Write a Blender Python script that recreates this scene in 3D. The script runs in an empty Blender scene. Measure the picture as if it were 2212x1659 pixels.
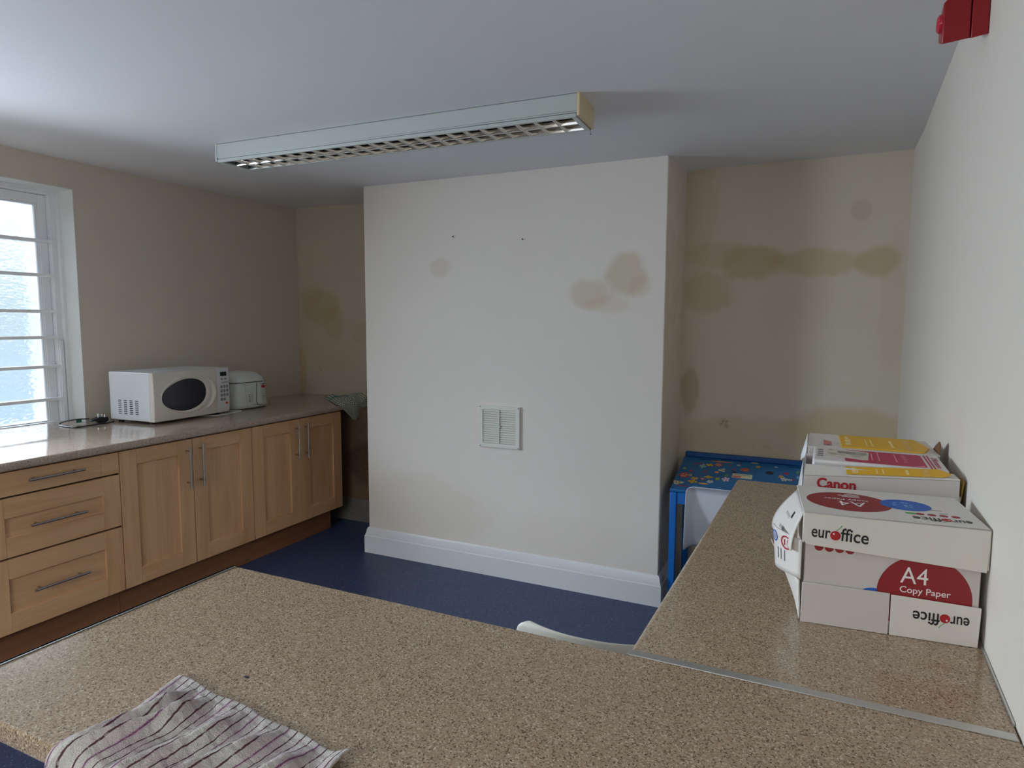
import bpy, bmesh, math, random
from mathutils import Matrix, Vector, noise
random.seed(7)
S = bpy.context.scene
COL = S.collection
R = math.radians

# ---------------------------------------------------------------- camera
cam_d = bpy.data.cameras.new('camera')
cam = bpy.data.objects.new('camera', cam_d); COL.objects.link(cam)
cam_d.sensor_width = 36.0; cam_d.sensor_fit = 'HORIZONTAL'
cam_d.lens = 1388.05 / 2212 * 36.0
cam_d.clip_start = 0.02
yaw, pitch, roll = R(25.029), R(5.4315), R(0.2142)
fw = Vector((-math.sin(yaw)*math.cos(pitch), math.cos(yaw)*math.cos(pitch), -math.sin(pitch)))
rt = Vector((math.cos(yaw), math.sin(yaw), 0)); up = rt.cross(fw)
r2 = rt*math.cos(roll) + up*math.sin(roll); u2 = up*math.cos(roll) - rt*math.sin(roll)
cam.matrix_world = Matrix(((r2.x, u2.x, -fw.x, 0), (r2.y, u2.y, -fw.y, 0), (r2.z, u2.z, -fw.z, 1.51), (0, 0, 0, 1)))
S.camera = cam

# ---------------------------------------------------------------- colour management
S.view_settings.view_transform = 'Standard'; S.view_settings.look = 'None'
S.view_settings.gamma = 1.0; S.view_settings.use_curve_mapping = False
S.view_settings.exposure = 0.34
S.cycles.use_denoising = True
S.cycles.max_bounces = 10; S.cycles.diffuse_bounces = 6; S.cycles.glossy_bounces = 4
S.cycles.transparent_max_bounces = 12
S.cycles.caustics_reflective = False; S.cycles.caustics_refractive = False
S.cycles.sample_clamp_indirect = 6.0

# ---------------------------------------------------------------- sky
W = bpy.data.worlds.new('overcast_sky'); S.world = W; W.use_nodes = True
wn = W.node_tree; wn.nodes.clear()
wo = wn.nodes.new('ShaderNodeOutputWorld'); wb = wn.nodes.new('ShaderNodeBackground')
wg = wn.nodes.new('ShaderNodeTexCoord'); ws = wn.nodes.new('ShaderNodeSeparateXYZ'); wr = wn.nodes.new('ShaderNodeValToRGB')
wm = wn.nodes.new('ShaderNodeMath'); wm.operation = 'MULTIPLY_ADD'; wm.inputs[1].default_value = .5; wm.inputs[2].default_value = .5
wk = wn.nodes.new('ShaderNodeMapRange'); wk.interpolation_type = 'SMOOTHSTEP'
wk.inputs[1].default_value = .10; wk.inputs[2].default_value = .42; wk.inputs[3].default_value = 1.08; wk.inputs[4].default_value = 15.0
wn.links.new(wg.outputs['Generated'], ws.inputs[0]); wn.links.new(ws.outputs['Z'], wm.inputs[0]); wn.links.new(wm.outputs[0], wr.inputs[0]); wn.links.new(ws.outputs['Z'], wk.inputs[0])
e = wr.color_ramp.elements
e[0].position = 0.40; e[0].color = (0.50, 0.62, 0.78, 1)
e[1].position = 0.57; e[1].color = (0.88, 0.95, 1.0, 1)
q = e.new(0.46); q.color = (0.62, 0.78, 0.95, 1)
q = e.new(0.505); q.color = (0.56, 0.66, 0.68, 1)
q = e.new(0.545); q.color = (0.80, 0.88, 0.88, 1)
wn.links.new(wr.outputs[0], wb.inputs[0]); wn.links.new(wk.outputs[0], wb.inputs[1])
wn.links.new(wb.outputs[0], wo.inputs[0])

# ---------------------------------------------------------------- daylight through the window, and added fill lights
def area(name, loc, rot, sx, sy, power, col, portal=False):
    d = bpy.data.lights.new(name, 'AREA'); d.shape = 'RECTANGLE'; d.size = sx; d.size_y = sy
    d.energy = power; d.color = col
    o = bpy.data.objects.new(name, d); COL.objects.link(o); o.location = loc; o.rotation_euler = rot
    if portal: d.cycles.is_portal = True
    return o
# portal of the window in view, then two fill lights added at unseen openings
area('daylight_portal', (-4.18, 1.915, 1.58), (0, R(-90), 0), 1.36, 0.92, 1, (1, 1, 1), True)
side = area('added_side_fill', (-4.17, 0.93, 1.45), (0, R(-70), 0), 1.02, .82, 68, (0.72, 0.85, 1.0))
side.data.spread = R(135)
area('added_rear_fill', (-1.3, -1.83, 1.55), (R(90), 0, 0), 1.9, 1.3, 3.5, (1.0, 0.98, 0.95))

# ================================================================ helpers
class B:
    """collects geometry for ONE mesh object"""
    def __init__(s): s.bm = bmesh.new(); s.uv = None
    def v(s, *p): return s.bm.verts.new(p)
    def face(s, pts, mi=0):
        f = s.bm.faces.new([s.bm.verts.new(p) for p in pts]); f.material_index = mi; return f
    def box(s, x0, x1, y0, y1, z0, z1, mi=0, M=None):
        c = [(x, y, z) for x in (x0, x1) for y in (y0, y1) for z in (z0, z1)]
        vs = [s.bm.verts.new((M @ Vector(p)) if M else p) for p in c]
        for a in ((0, 1, 3, 2), (4, 6, 7, 5), (0, 4, 5, 1), (2, 3, 7, 6), (0, 2, 6, 4), (1, 5, 7, 3)):
            f = s.bm.faces.new([vs[i] for i in a]); f.material_index = mi
        return s
    def prism(s, poly, M, d0, d1, mi=0):
        """polygon in the local XY of matrix M, from z=d0 to z=d1"""
        a = [s.bm.verts.new(M @ Vector((x, y, d0))) for x, y in poly]
        b = [s.bm.verts.new(M @ Vector((x, y, d1))) for x, y in poly]
        n = len(poly)
        fs = [s.bm.faces.new(a[::-1]), s.bm.faces.new(b)]
        for i in range(n): fs.append(s.bm.faces.new((a[i], a[(i+1) % n], b[(i+1) % n], b[i])))
        for f in fs: f.material_index = mi
        return s
    def rings(s, rings, cap=True, closed=True, mi=0):
        vs = [[s.bm.verts.new(p) for p in r] for r in rings]
        n = len(rings[0])
        for i in range(len(vs)-1):
            for j in range(n if closed else n-1):
                k = (j+1) % n
                f = s.bm.faces.new((vs[i][j], vs[i][k], vs[i+1][k], vs[i+1][j])); f.material_index = mi
        if cap and closed:
            f = s.bm.faces.new(vs[0][::-1]); f.material_index = mi
            f = s.bm.faces.new(vs[-1]); f.material_index = mi
        return s
    def tube(s, pts, r, n=10, mi=0, rs=None):
        P = [Vector(p) for p in pts]; rings = []
        up0 = None
        for i, p in enumerate(P):
            t = (P[min(i+1, len(P)-1)] - P[max(i-1, 0)]).normalized()
            if up0 is None:
                up0 = Vector((0, 0, 1)) if abs(t.z) < 0.9 else Vector((1, 0, 0))
            a = (up0 - t*up0.dot(t)).normalized(); b = t.cross(a); up0 = a
            rr = rs[i] if rs else r
            rings.append([p + (a*math.cos(2*math.pi*k/n) + b*math.sin(2*math.pi*k/n))*rr for k in range(n)])
        return s.rings(rings, mi=mi)
    def grid(s, fn, nu, nv, mi=0, uv=True):
        if uv and s.uv is None: s.uv = s.bm.loops.layers.uv.new('UVMap')
        vs = [[s.bm.verts.new(fn(i/nu, j/nv)) for i in range(nu+1)] for j in range(nv+1)]
        for j in range(nv):
            for i in range(nu):
                f = s.bm.faces.new((vs[j][i], vs[j][i+1], vs[j+1][i+1], vs[j+1][i])); f.material_index = mi
                if s.uv:
                    for lp, (a, b) in zip(f.loops, ((i, j), (i+1, j), (i+1, j+1), (i, j+1))): lp[s.uv].uv = (a/nu, b/nv)
        return s
    def lathe(s, prof, c, axis='z', n=24, mi=0):
        rings = []
        for r, h in prof:
            ring = []
            for k in range(n):
                a = 2*math.pi*k/n; x, y = r*math.cos(a), r*math.sin(a)
                p = {'z': (x, y, h), 'x': (h, x, y), 'y': (x, h, y)}[axis]
                ring.append((c[0]+p[0], c[1]+p[1], c[2]+p[2]))
            rings.append(ring)
        return s.rings(rings, mi=mi)

WM = {}
def put(name, b, mats, parent=None, bevel=0, seg=2, smooth=True, local=False, solid=0, sub=0, angle=35, recalc=True):
    if recalc: bmesh.ops.recalc_face_normals(b.bm, faces=b.bm.faces)
    if parent is not None and not local: b.bm.transform(WM[parent.name].inverted())
    me = bpy.data.meshes.new(name); b.bm.to_mesh(me); b.bm.free()
    o = bpy.data.objects.new(name, me); COL.objects.link(o)
    for m in (mats if isinstance(mats, (list, tuple)) else [mats]): me.materials.append(m)
    if smooth:
        me.polygons.foreach_set('use_smooth', [True]*len(me.polygons)); me.set_sharp_from_angle(angle=R(angle))
    if parent is not None:
        o.parent = parent; WM[o.name] = WM[parent.name]
    else: WM[o.name] = Matrix.Identity(4)
    if solid:
        m = o.modifiers.new('solid', 'SOLIDIFY'); m.thickness = solid; m.offset = 0
    if sub:
        m = o.modifiers.new('sub', 'SUBSURF'); m.levels = sub; m.render_levels = sub
    if bevel:
        m = o.modifiers.new('bevel', 'BEVEL'); m.width = bevel; m.segments = seg; m.limit_method = 'ANGLE'; m.angle_limit = R(40)
    return o
def tag(o, label, cat, group=None):
    o['label'] = label; o['category'] = cat
    if group: o['group'] = group
    return o
def thing(name, label, cat, loc=(0, 0, 0), rotz=0, group=None):
    o = bpy.data.objects.new(name, None); COL.objects.link(o); o.empty_display_size = 0.05
    o.location = loc; o.rotation_euler = (0, 0, rotz)
    WM[o.name] = Matrix.Translation(loc) @ Matrix.Rotation(rotz, 4, 'Z')
    return tag(o, label, cat, group)
def struct(name, b, m, **k):
    o = put(name, b, m, **k)
    if o.parent is None: o['kind'] = 'structure'
    return o
def frame(o, ex, ey):
    ex = Vector(ex).normalized(); ey = Vector(ey); ey = (ey - ex*ey.dot(ex)).normalized(); ez = ex.cross(ey)
    return Matrix(((ex.x, ey.x, ez.x, o[0]), (ex.y, ey.y, ez.y, o[1]), (ex.z, ey.z, ez.z, o[2]), (0, 0, 0, 1)))
def ell(cx, cy, rx, ry, n=32, a0=0, a1=360):
    full = abs(a1-a0) >= 360
    return [(cx+rx*math.cos(R(a0+(a1-a0)*k/(n if full else n-1))), cy+ry*math.sin(R(a0+(a1-a0)*k/(n if full else n-1)))) for k in range(n)]
def clip(poly, axis, val, keep_less):
    out = []
    for i in range(len(poly)):
        a, b = poly[i], poly[(i+1) % len(poly)]
        ia = (a[axis] <= val) == keep_less; ib = (b[axis] <= val) == keep_less
        if ia: out.append(a)
        if ia != ib:
            t = (val-a[axis])/(b[axis]-a[axis]); out.append((a[0]+(b[0]-a[0])*t, a[1]+(b[1]-a[1])*t))
    return out
def text(b, s, M, x, y, w=None, h=None, bold=0.0, mi=0, d=0.0002):
    """adds filled lettering to builder b: lower left corner at (x, y) of frame M, scaled to width w / height h"""
    cu = bpy.data.curves.new('t', 'FONT'); cu.body = s; cu.size = 1.0; cu.offset = bold; cu.resolution_u = 4
    ob = bpy.data.objects.new('t', cu); COL.objects.link(ob)
    dg = bpy.context.evaluated_depsgraph_get(); me = bpy.data.meshes.new_from_object(ob.evaluated_get(dg))
    bpy.data.objects.remove(ob); bpy.data.curves.remove(cu)
    xs = [v.co.x for v in me.vertices]; ys = [v.co.y for v in me.vertices]
    x0, x1, y0, y1 = min(xs), max(xs), min(ys), max(ys)
    sx = w/(x1-x0) if w else None; sy = h/(y1-y0) if h else None
    sx = sx or sy; sy = sy or sx
    vs = [b.bm.verts.new(M @ Vector((x+(v.co.x-x0)*sx, y+(v.co.y-y0)*sy, d))) for v in me.vertices]
    for p in me.polygons:
        try:
            f = b.bm.faces.new([vs[i] for i in p.vertices]); f.material_index = mi
        except ValueError: pass
    bpy.data.meshes.remove(me)

# ---------------------------------------------------------------- materials
class NT:
    def __init__(s, name):
        s.m = bpy.data.materials.new(name); s.m.use_nodes = True; s.t = s.m.node_tree; s.t.nodes.clear()
        s.out = s.t.nodes.new('ShaderNodeOutputMaterial'); s.p = s.n('ShaderNodeBsdfPrincipled'); s.l(s.p.outputs[0], s.out.inputs[0])
        s.tc = s.n('ShaderNodeTexCoord')
    def n(s, t, **k):
        o = s.t.nodes.new(t)
        for a, b in k.items(): setattr(o, a, b)
        return o
    def l(s, a, b): s.t.links.new(a, b)
    def set(s, sock, v):
        if hasattr(v, 'is_output'): s.l(v, sock)
        else: sock.default_value = v
    def math(s, op, a, b=0.0, c=None):
        o = s.n('ShaderNodeMath', operation=op); s.set(o.inputs[0], a); s.set(o.inputs[1], b)
        if c is not None: s.set(o.inputs[2], c)
        return o.outputs[0]
    def mix(s, f, a, b, blend='MIX'):
        o = s.n('ShaderNodeMix', data_type='RGBA', blend_type=blend)
        s.set(o.inputs[0], f); s.set(o.inputs[6], a if hasattr(a, 'is_output') else (*a[:3], 1)); s.set(o.inputs[7], b if hasattr(b, 'is_output') else (*b[:3], 1))
        return o.outputs[2]
    def mapping(s, scale=(1, 1, 1), src='Object', rot=(0, 0, 0)):
        o = s.n('ShaderNodeMapping'); s.l(s.tc.outputs[src], o.inputs[0]); o.inputs['Scale'].default_value = scale; o.inputs['Rotation'].default_value = rot
        return o.outputs[0]
    def noise(s, scale, detail=3, rough=.55, vec=None, dist=0):
        o = s.n('ShaderNodeTexNoise'); o.inputs['Scale'].default_value = scale; o.inputs['Detail'].default_value = detail
        o.inputs['Roughness'].default_value = rough; o.inputs['Distortion'].default_value = dist
        s.l(vec or s.tc.outputs['Object'], o.inputs['Vector']); return o.outputs[0]
    def voro(s, scale, vec=None, out='Color'):
        o = s.n('ShaderNodeTexVoronoi'); o.inputs['Scale'].default_value = scale
        s.l(vec or s.tc.outputs['Object'], o.inputs['Vector']); return o.outputs[out]
    def ramp(s, f, stops, interp='LINEAR'):
        o = s.n('ShaderNodeValToRGB'); s.l(f, o.inputs[0]); e = o.color_ramp.elements; o.color_ramp.interpolation = interp
        while len(e) < len(stops): e.new(0.5)
        for i, (p, c) in enumerate(stops):
            e[i].position = p; e[i].color = (*c, 1) if len(c) == 3 else c
        return o.outputs[0]
    def smooth(s, x, a, b):
        o = s.n('ShaderNodeMapRange', interpolation_type='SMOOTHSTEP'); s.set(o.inputs[0], x); o.inputs[1].default_value = a; o.inputs[2].default_value = b
        return o.outputs[0]
    def bump(s, h, strength=.3, dist=.01, prev=None):
        o = s.n('ShaderNodeBump'); o.inputs['Strength'].default_value = strength; o.inputs['Distance'].default_value = dist
        s.l(h, o.inputs['Height'])
        if prev is not None: s.l(prev, o.inputs['Normal'])
        return o.outputs[0]
    def done(s, col=None, rough=.5, metal=0, nrm=None, spec=.5, coat=0, coatr=.05):
        if col is not None: s.set(s.p.inputs['Base Color'], col if hasattr(col, 'is_output') else (*col[:3], 1))
        s.set(s.p.inputs['Roughness'], rough); s.p.inputs['Metallic'].default_value = metal
        s.p.inputs['Specular IOR Level'].default_value = spec
        s.p.inputs['Coat Weight'].default_value = coat; s.p.inputs['Coat Roughness'].default_value = coatr
        if nrm is not None: s.l(nrm, s.p.inputs['Normal'])
        return s.m
def plain(name, col, rough=.5, metal=0, spec=.5, var=.06, scale=30, coat=0, bump=0, bscale=200):
    t = NT(name); n = t.noise(scale, 3)
    c = t.mix(t.math('MULTIPLY', n, var*2), col, [x*(1-.5) for x in col]) if var else col
    nb = t.bump(t.noise(bscale, 2), bump, .002) if bump else None
    return t.done(c, rough, metal, nb, spec, coat)
def lin(r, g, b):
    f = lambda c: (c/255/12.92 if c/255 <= .04045 else ((c/255+.055)/1.055)**2.4)
    return (f(r), f(g), f(b))

CREAM = lin(216, 207, 192)
YELLOWED = lin(216, 205, 186)
def wall_paint(name, base=CREAM, stains=(), axis=0, speck=(), grime=.10, rough=.62, bumps=.12, dark_below=None):
    """emulsion on plaster; stains = (c, z, rc, rz, strength, colour) measured along axis and z in metres"""
    t = NT(name); sep = t.n('ShaderNodeSeparateXYZ'); t.l(t.tc.outputs['Object'], sep.inputs[0])
    X, Z = sep.outputs[axis], sep.outputs[2]
    n1 = t.noise(1.7, 4); n2 = t.noise(9, 4, .6); n3 = t.noise(60, 2)
    col = t.mix(t.math('MULTIPLY', t.smooth(n1, .42, .75), grime), base, [base[0]*.80, base[1]*.74, base[2]*.62])
    for (c, z, rc, rz, st, cc) in stains:
        dx = t.math('DIVIDE', t.math('SUBTRACT', X, c), rc); dz = t.math('DIVIDE', t.math('SUBTRACT', Z, z), rz)
        d = t.math('SQRT', t.math('ADD', t.math('MULTIPLY', dx, dx), t.math('MULTIPLY', dz, dz)))
        d = t.math('ADD', d, t.math('MULTIPLY', t.math('SUBTRACT', n2, .5), .75))
        m = t.math('MULTIPLY', t.smooth(d, 1.18, .70), st*.8)
        m = t.math('MULTIPLY', m, t.math('ADD', t.math('MULTIPLY', n1, .5), .72))
        col = t.mix(m, col, cc)
    h = t.math('ADD', t.math('MULTIPLY', n3, .25), n2)
    nb = t.bump(h, bumps, .012)
    for (c, z, rc, rz, st) in speck:                     # blown, flaking plaster
        dx = t.math('DIVIDE', t.math('SUBTRACT', X, c), rc); dz = t.math('DIVIDE', t.math('SUBTRACT', Z, z), rz)
        d = t.math('SQRT', t.math('ADD', t.math('MULTIPLY', dx, dx), t.math('MULTIPLY', dz, dz)))
        f = t.math('MULTIPLY', t.smooth(d, 1.1, .4), t.smooth(t.noise(38, 4, .7), .52, .66))
        col = t.mix(t.math('MULTIPLY', f, max(0, st-.2)*.7), col, lin(140, 114, 84))
        nb = t.bump(f, .8*st, .006, nb)
    return t.done(col, rough, 0, nb, .3)

TAN = lin(192, 167, 122); TAN2 = lin(202, 180, 142); TAN3 = lin(176, 158, 122)
M = {}
M['wall'] = wall_paint('cream_emulsion')
M['wall_right'] = wall_paint('cream_emulsion_clean', lin(222, 214, 201), grime=.04)
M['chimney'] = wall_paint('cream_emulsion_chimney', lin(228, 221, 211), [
    (-2.04, 1.835, .085, .055, .55, lin(205, 190, 166)), (-1.10, 1.665, .12, .085, .75, lin(204, 186, 156)), (-.905, 1.765, .115, .12, .80, lin(200, 182, 150)),
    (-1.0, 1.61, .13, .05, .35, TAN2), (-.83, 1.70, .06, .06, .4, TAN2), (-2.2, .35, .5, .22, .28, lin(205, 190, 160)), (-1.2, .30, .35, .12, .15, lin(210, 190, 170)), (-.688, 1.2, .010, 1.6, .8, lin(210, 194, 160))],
    0, [(-.74, .62, .10, .35, .07), (-2.35, .93, .12, .12, .06), (-.73, 1.1, .05, .3, .05)], grime=.06)
M['alcove_right'] = wall_paint('cream_emulsion_stained', YELLOWED, [
    (-.33, 1.85, .19, .10, .80, TAN), (-.02, 1.84, .24, .075, .70, TAN), (.29, 1.83, .10, .08, .75, TAN), (-.52, 1.90, .17, .08, .45, TAN),
    (-.56, 1.69, .15, .12, .60, TAN), (-.63, 2.15, .12, .35, .45, TAN2), (-.645, 1.12, .055, .15, .75, TAN3),
    (.20, .93, .30, .145, .9, lin(196, 178, 138)), (-.3, .86, .45, .13, .7, lin(198, 180, 144)), (.2, 2.1, .05, .05, .35, TAN3), (.36, 1.6, .06, .4, .2, TAN)],
    0, [(-.436, .936, .045, .035, .8), (-.2, .813, .16, .022, .5), (-.5, 1.0, .2, .05, .15), (-.45, .84, .3, .06, .1)], grime=.22)
M['alcove_left'] = wall_paint('cream_emulsion_damp', lin(206, 195, 175), [
    (-3.70, 1.64, .20, .15, .75, TAN), (-3.56, 1.50, .11, .15, .6, TAN), (-3.80, 1.74, .12, .08, .4, TAN), (-3.28, 1.42, .10, .10, .45, TAN),
    (-3.92, 1.08, .05, .25, .75, lin(196, 166, 118)), (-3.6, 1.25, .35, .14, .25, TAN2)],
    0, [(-3.72, 1.11, .12, .035, .7), (-3.87, 1.02, .05, .03, .6), (-3.5, 1.2, .25, .1, .15)], grime=.25)
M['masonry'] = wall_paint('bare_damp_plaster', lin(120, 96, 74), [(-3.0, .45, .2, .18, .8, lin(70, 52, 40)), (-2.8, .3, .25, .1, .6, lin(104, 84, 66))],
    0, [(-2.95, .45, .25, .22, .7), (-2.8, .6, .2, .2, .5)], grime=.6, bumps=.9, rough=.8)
M['ceiling'] = wall_paint('ceiling_white', lin(226, 226, 228), grime=.02, bumps=.10)
M['rear'] = wall_paint('cream_emulsion_rear')
def gloss_white():
    t = NT('white_gloss_paint'); n = t.noise(22, 4, .6, t.mapping((1, 1, 4)))
    c = t.mix(t.math('MULTIPLY', t.smooth(n, .62, .74), .5), lin(224, 224, 226), lin(176, 172, 166))
    return t.done(c, .32, 0, t.bump(t.noise(14, 3), .06, .01), .5)
M['gloss'] = gloss_white()
M['frame'] = plain('window_gloss', lin(240, 241, 243), .3, var=.03)
M['bar'] = plain('bar_white_enamel', lin(246, 247, 248), .35, var=.02)
def vinyl():
    t = NT('blue_vinyl'); vc = t.voro(240); s = t.n('ShaderNodeSeparateColor'); t.l(vc, s.inputs[0])
    fl = t.smooth(s.outputs[0], .93, .97); dk = t.smooth(s.outputs[1], .85, .95)
    n = t.noise(4, 3)
    c = t.mix(n, lin(50, 64, 96), lin(60, 74, 108))
    c = t.mix(t.math('MULTIPLY', fl, .55), c, lin(120, 140, 176)); c = t.mix(t.math('MULTIPLY', dk, .4), c, lin(24, 34, 68))
    return t.done(c, t.math('ADD', .34, t.math('MULTIPLY', n, .15)), 0, t.bump(t.noise(300, 2), .08, .002), .35)
M['vinyl'] = vinyl()
def laminate(name, a, b, dk, lt, rg=.12, bp=.05):
    t = NT(name); vec = t.mapping((1, 1, 1)); wv = t.n('ShaderNodeVectorMath', operation='ADD'); t.l(vec, wv.inputs[0])
    nz = t.n('ShaderNodeTexNoise'); nz.inputs['Scale'].default_value = 260; t.l(vec, nz.inputs['Vector'])
    sc = t.n('ShaderNodeVectorMath', operation='SCALE'); t.l(nz.outputs['Color'], sc.inputs[0]); sc.inputs['Scale'].default_value = .004; t.l(sc.outputs[0], wv.inputs[1])
    s1 = t.n('ShaderNodeSeparateColor'); t.l(t.voro(360, wv.outputs[0]), s1.inputs[0])
    s2 = t.n('ShaderNodeSeparateColor'); t.l(t.voro(460, wv.outputs[0]), s2.inputs[0])
    c = t.mix(s1.outputs[0], a, b)
    c = t.mix(t.math('MULTIPLY', t.smooth(s2.outputs[1], .80, .90), .85), c, dk)
    c = t.mix(t.math('MULTIPLY', t.smooth(s2.outputs[0], .86, .94), .75), c, lt)
    c = t.mix(t.math('MULTIPLY', t.noise(2.5, 3), .15), c, dk)
    sm = t.noise(5, 4, .6)
    return t.done(c, t.math('ADD', rg, t.math('MULTIPLY', sm, .10)), 0, t.bump(t.noise(420, 2), bp, .001), .5)
M['laminate'] = laminate('speckled_beige_laminate', lin(152, 129, 104), lin(182, 158, 130), lin(88, 68, 50), lin(216, 200, 176))
M['laminate_pink'] = laminate('speckled_taupe_laminate', lin(168, 148, 130), lin(190, 171, 153), lin(110, 92, 78), lin(206, 192, 178), .02, .012)
def wood(name, a, b, dirn):
    t = NT(name); sc = {'z': (14, 14, 1.1), 'y': (14, 1.1, 14)}[dirn]
    n = t.noise(1.6, 5, .6, t.mapping(sc), .6); n2 = t.noise(9, 3, .6, t.mapping(sc)); n3 = t.noise(2.2, 2)
    c = t.mix(t.smooth(n, .35, .68), a, b); c = t.mix(t.math('MULTIPLY', t.smooth(n2, .55, .75), .12), c, [x*.72 for x in b])
    c = t.mix(t.math('MULTIPLY', t.smooth(n3, .5, .7), .20), c, lin(176, 112, 66))
    return t.done(c, .38, 0, t.bump(n2, .03, .003), .4)
M['maple'] = wood('maple_veneer_upright', lin(214, 171, 128), lin(202, 157, 112), 'z')
M['maple_h'] = wood('maple_veneer_level', lin(214, 171, 128), lin(202, 157, 112), 'y')
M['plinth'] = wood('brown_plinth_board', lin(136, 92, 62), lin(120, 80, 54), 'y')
M['carcass'] = plain('dark_carcass', lin(60, 44, 32), .7)
M['steel'] = plain('brushed_steel', lin(190, 186, 180), .24, 1.0, var=.05, scale=80)
M['alu'] = plain('aluminium_strip', lin(214, 214, 210), .42, 1.0, var=.08, scale=60)
M['white_plastic'] = plain('white_plastic', lin(226, 228, 226), .32, var=.03)
M['cream_plastic'] = plain('cream_plastic', lin(216, 206, 178), .4, var=.05)
M['vent_white'] = plain('vent_plastic', lin(226, 226, 214), .38, var=.04)
M['black'] = plain('black_plastic', lin(24, 24, 28), .4, var=.1)
M['dark'] = plain('dark_gap', lin(14, 13, 12), .8, var=0)
M['red_plastic'] = plain('red_plastic', lin(150, 6, 16), .32, var=.08)
M['red_lens'] = plain('red_lens', lin(196, 40, 62), .12, var=.04)
M['blue_metal'] = plain('blue_enamel', lin(0, 106, 190), .38, var=.12, scale=8, bump=.04)
M['blue_lid'] = plain('blue_enamel_worn', lin(34, 110, 168), .45, var=.25, scale=7, bump=.04)
M['chair_grey'] = plain('grey_white_polypropylene', lin(214, 218, 226), .42, var=.04, bump=.06, bscale=300)
M['chair_cream'] = plain('cream_polypropylene', lin(232, 228, 212), .4, var=.04)
M['card_white'] = plain('white_card', lin(224, 218, 210), .55, var=.05, scale=12)
M['card_body'] = plain('white_card_grey', lin(208, 200, 194), .6, var=.05, scale=12)
M['card_brown'] = plain('brown_card', lin(120, 84, 54), .8, var=.12)
M['ink_black'] = plain('black_ink', lin(22, 20, 22), .5, var=0)
M['ink_grey'] = plain('grey_ink', lin(120, 112, 112), .5, var=0)
M['ink_red'] = plain('dark_red_ink', lin(146, 28, 34), .5, var=.05)
M['ink_crimson'] = plain('crimson_ink', lin(176, 24, 38), .5, var=.05)
M['ink_magenta'] = plain('magenta_ink', lin(186, 36, 74), .5, var=.05)
M['ink_yellow'] = plain('yellow_ink', lin(232, 178, 32), .5, var=.05)
M['ink_blue'] = plain('blue_ink', lin(28, 96, 190), .5, var=.05)
M['ink_green'] = plain('green_ink', lin(80, 160, 80), .5, var=.0)
M['ink_white'] = plain('white_ink', lin(236, 230, 226), .5, var=0)
M['ink_cream'] = plain('cream_ink', lin(240, 214, 150), .5, var=0)
for nm, c in {'yg': (150, 170, 60), 'red': (190, 30, 44), 'cream': (216, 206, 170), 'orange': (232, 130, 40), 'redflower': (196, 60, 48), 'cyan': (150, 190, 180),
              'yellow': (226, 184, 40), 'redcream': (206, 92, 70), 'pink': (226, 96, 90), 'white': (222, 218, 210), 'lilac': (214, 200, 220), 'green': (96, 140, 96),
              'orange2': (226, 146, 92), 'orange3': (236, 160, 70), 'black': (34, 28, 30), 'redorange': (208, 78, 44), 'dark': (14, 34, 60), 'grey': (186, 190, 180),
              'brown': (128, 96, 70), 'tan': (190, 150, 84), 'blue': (110, 176, 222), 'card': (214, 210, 176)}.items():
    M['st_'+nm] = plain('sticker_'+nm, lin(*c), .4, var=.05)
def obscured_glass():
    t = NT('obscured_glass'); vec = t.mapping((1, .8, 1.7))
    h = t.math('ADD', t.math('MULTIPLY', t.voro(38, vec, 'Distance'), .6), t.math('MULTIPLY', t.noise(30, 2, .5, vec, 1.0), 1.0))
    nb = t.bump(h, .55, .010)
    t.t.nodes.remove(t.p)
    tr = t.n('ShaderNodeBsdfTransparent'); tr.inputs[0].default_value = (.90, .95, 1.0, 1)
    rf = t.n('ShaderNodeBsdfRefraction'); rf.inputs['IOR'].default_value = 1.35; rf.inputs['Roughness'].default_value = .05; rf.inputs['Color'].default_value = (.92, .97, 1, 1); t.l(nb, rf.inputs['Normal'])
    gl = t.n('ShaderNodeBsdfGlossy'); gl.inputs['Roughness'].default_value = .12; t.l(nb, gl.inputs['Normal'])
    m1 = t.n('ShaderNodeMixShader'); m1.inputs[0].default_value = .62; t.l(tr.outputs[0], m1.inputs[1]); t.l(rf.outputs[0], m1.inputs[2])
    m2 = t.n('ShaderNodeMixShader'); m2.inputs[0].default_value = .08; t.l(m1.outputs[0], m2.inputs[1]); t.l(gl.outputs[0], m2.inputs[2])
    t.l(m2.outputs[0], t.out.inputs[0]); return t.m
M['glass'] = obscured_glass()
M['mirror'] = plain('louvre_aluminium', lin(206, 202, 196), .10, 1.0, var=0)
M['tube'] = plain('fluorescent_tube_glass', lin(210, 210, 206), .25, var=0)
M['fitting'] = plain('fitting_enamel', lin(192, 198, 192), .35, var=.03)

# ================================================================ the room
def ceil_z(x, y):
    """the ceiling sags: higher along the left wall and into the left alcove"""
    a = min(max((-x - 2.6)/1.34, 0), 1)
    base = 2.352 + .085*a
    b = min(max((y-3.30)/.88, 0), 1)
    if x < -1.6: base += (.080*(1-a) + .012*a)*b*min(1, (-1.6-x)/.9)
    if x > -.75: base += .03*min(max((y-3.35)/.5, 0), 1)*min(1, (x+.75)/.1 if x < -.65 else 1)
    return base
b = B()
xs = [-4.35, -3.95, -3.6, -3.2, -2.9, -2.6, -2.3, -2.0, -1.6, -1.2, -.75, -.65, -.3, .1, .6]
ys = [-2.7, -1.5, -.5, .5, 1.2, 1.8, 2.3, 2.8, 3.1, 3.35, 3.6, 3.85, 4.18, 4.6]
vt = [[b.v(x, y, ceil_z(x, y)) for x in xs] for y in ys]
for j in range(len(ys)-1):
    for i in range(len(xs)-1): b.bm.faces.new((vt[j][i], vt[j+1][i], vt[j+1][i+1], vt[j][i+1]))
ext = bmesh.ops.extrude_face_region(b.bm, geom=b.bm.faces[:])
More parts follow.
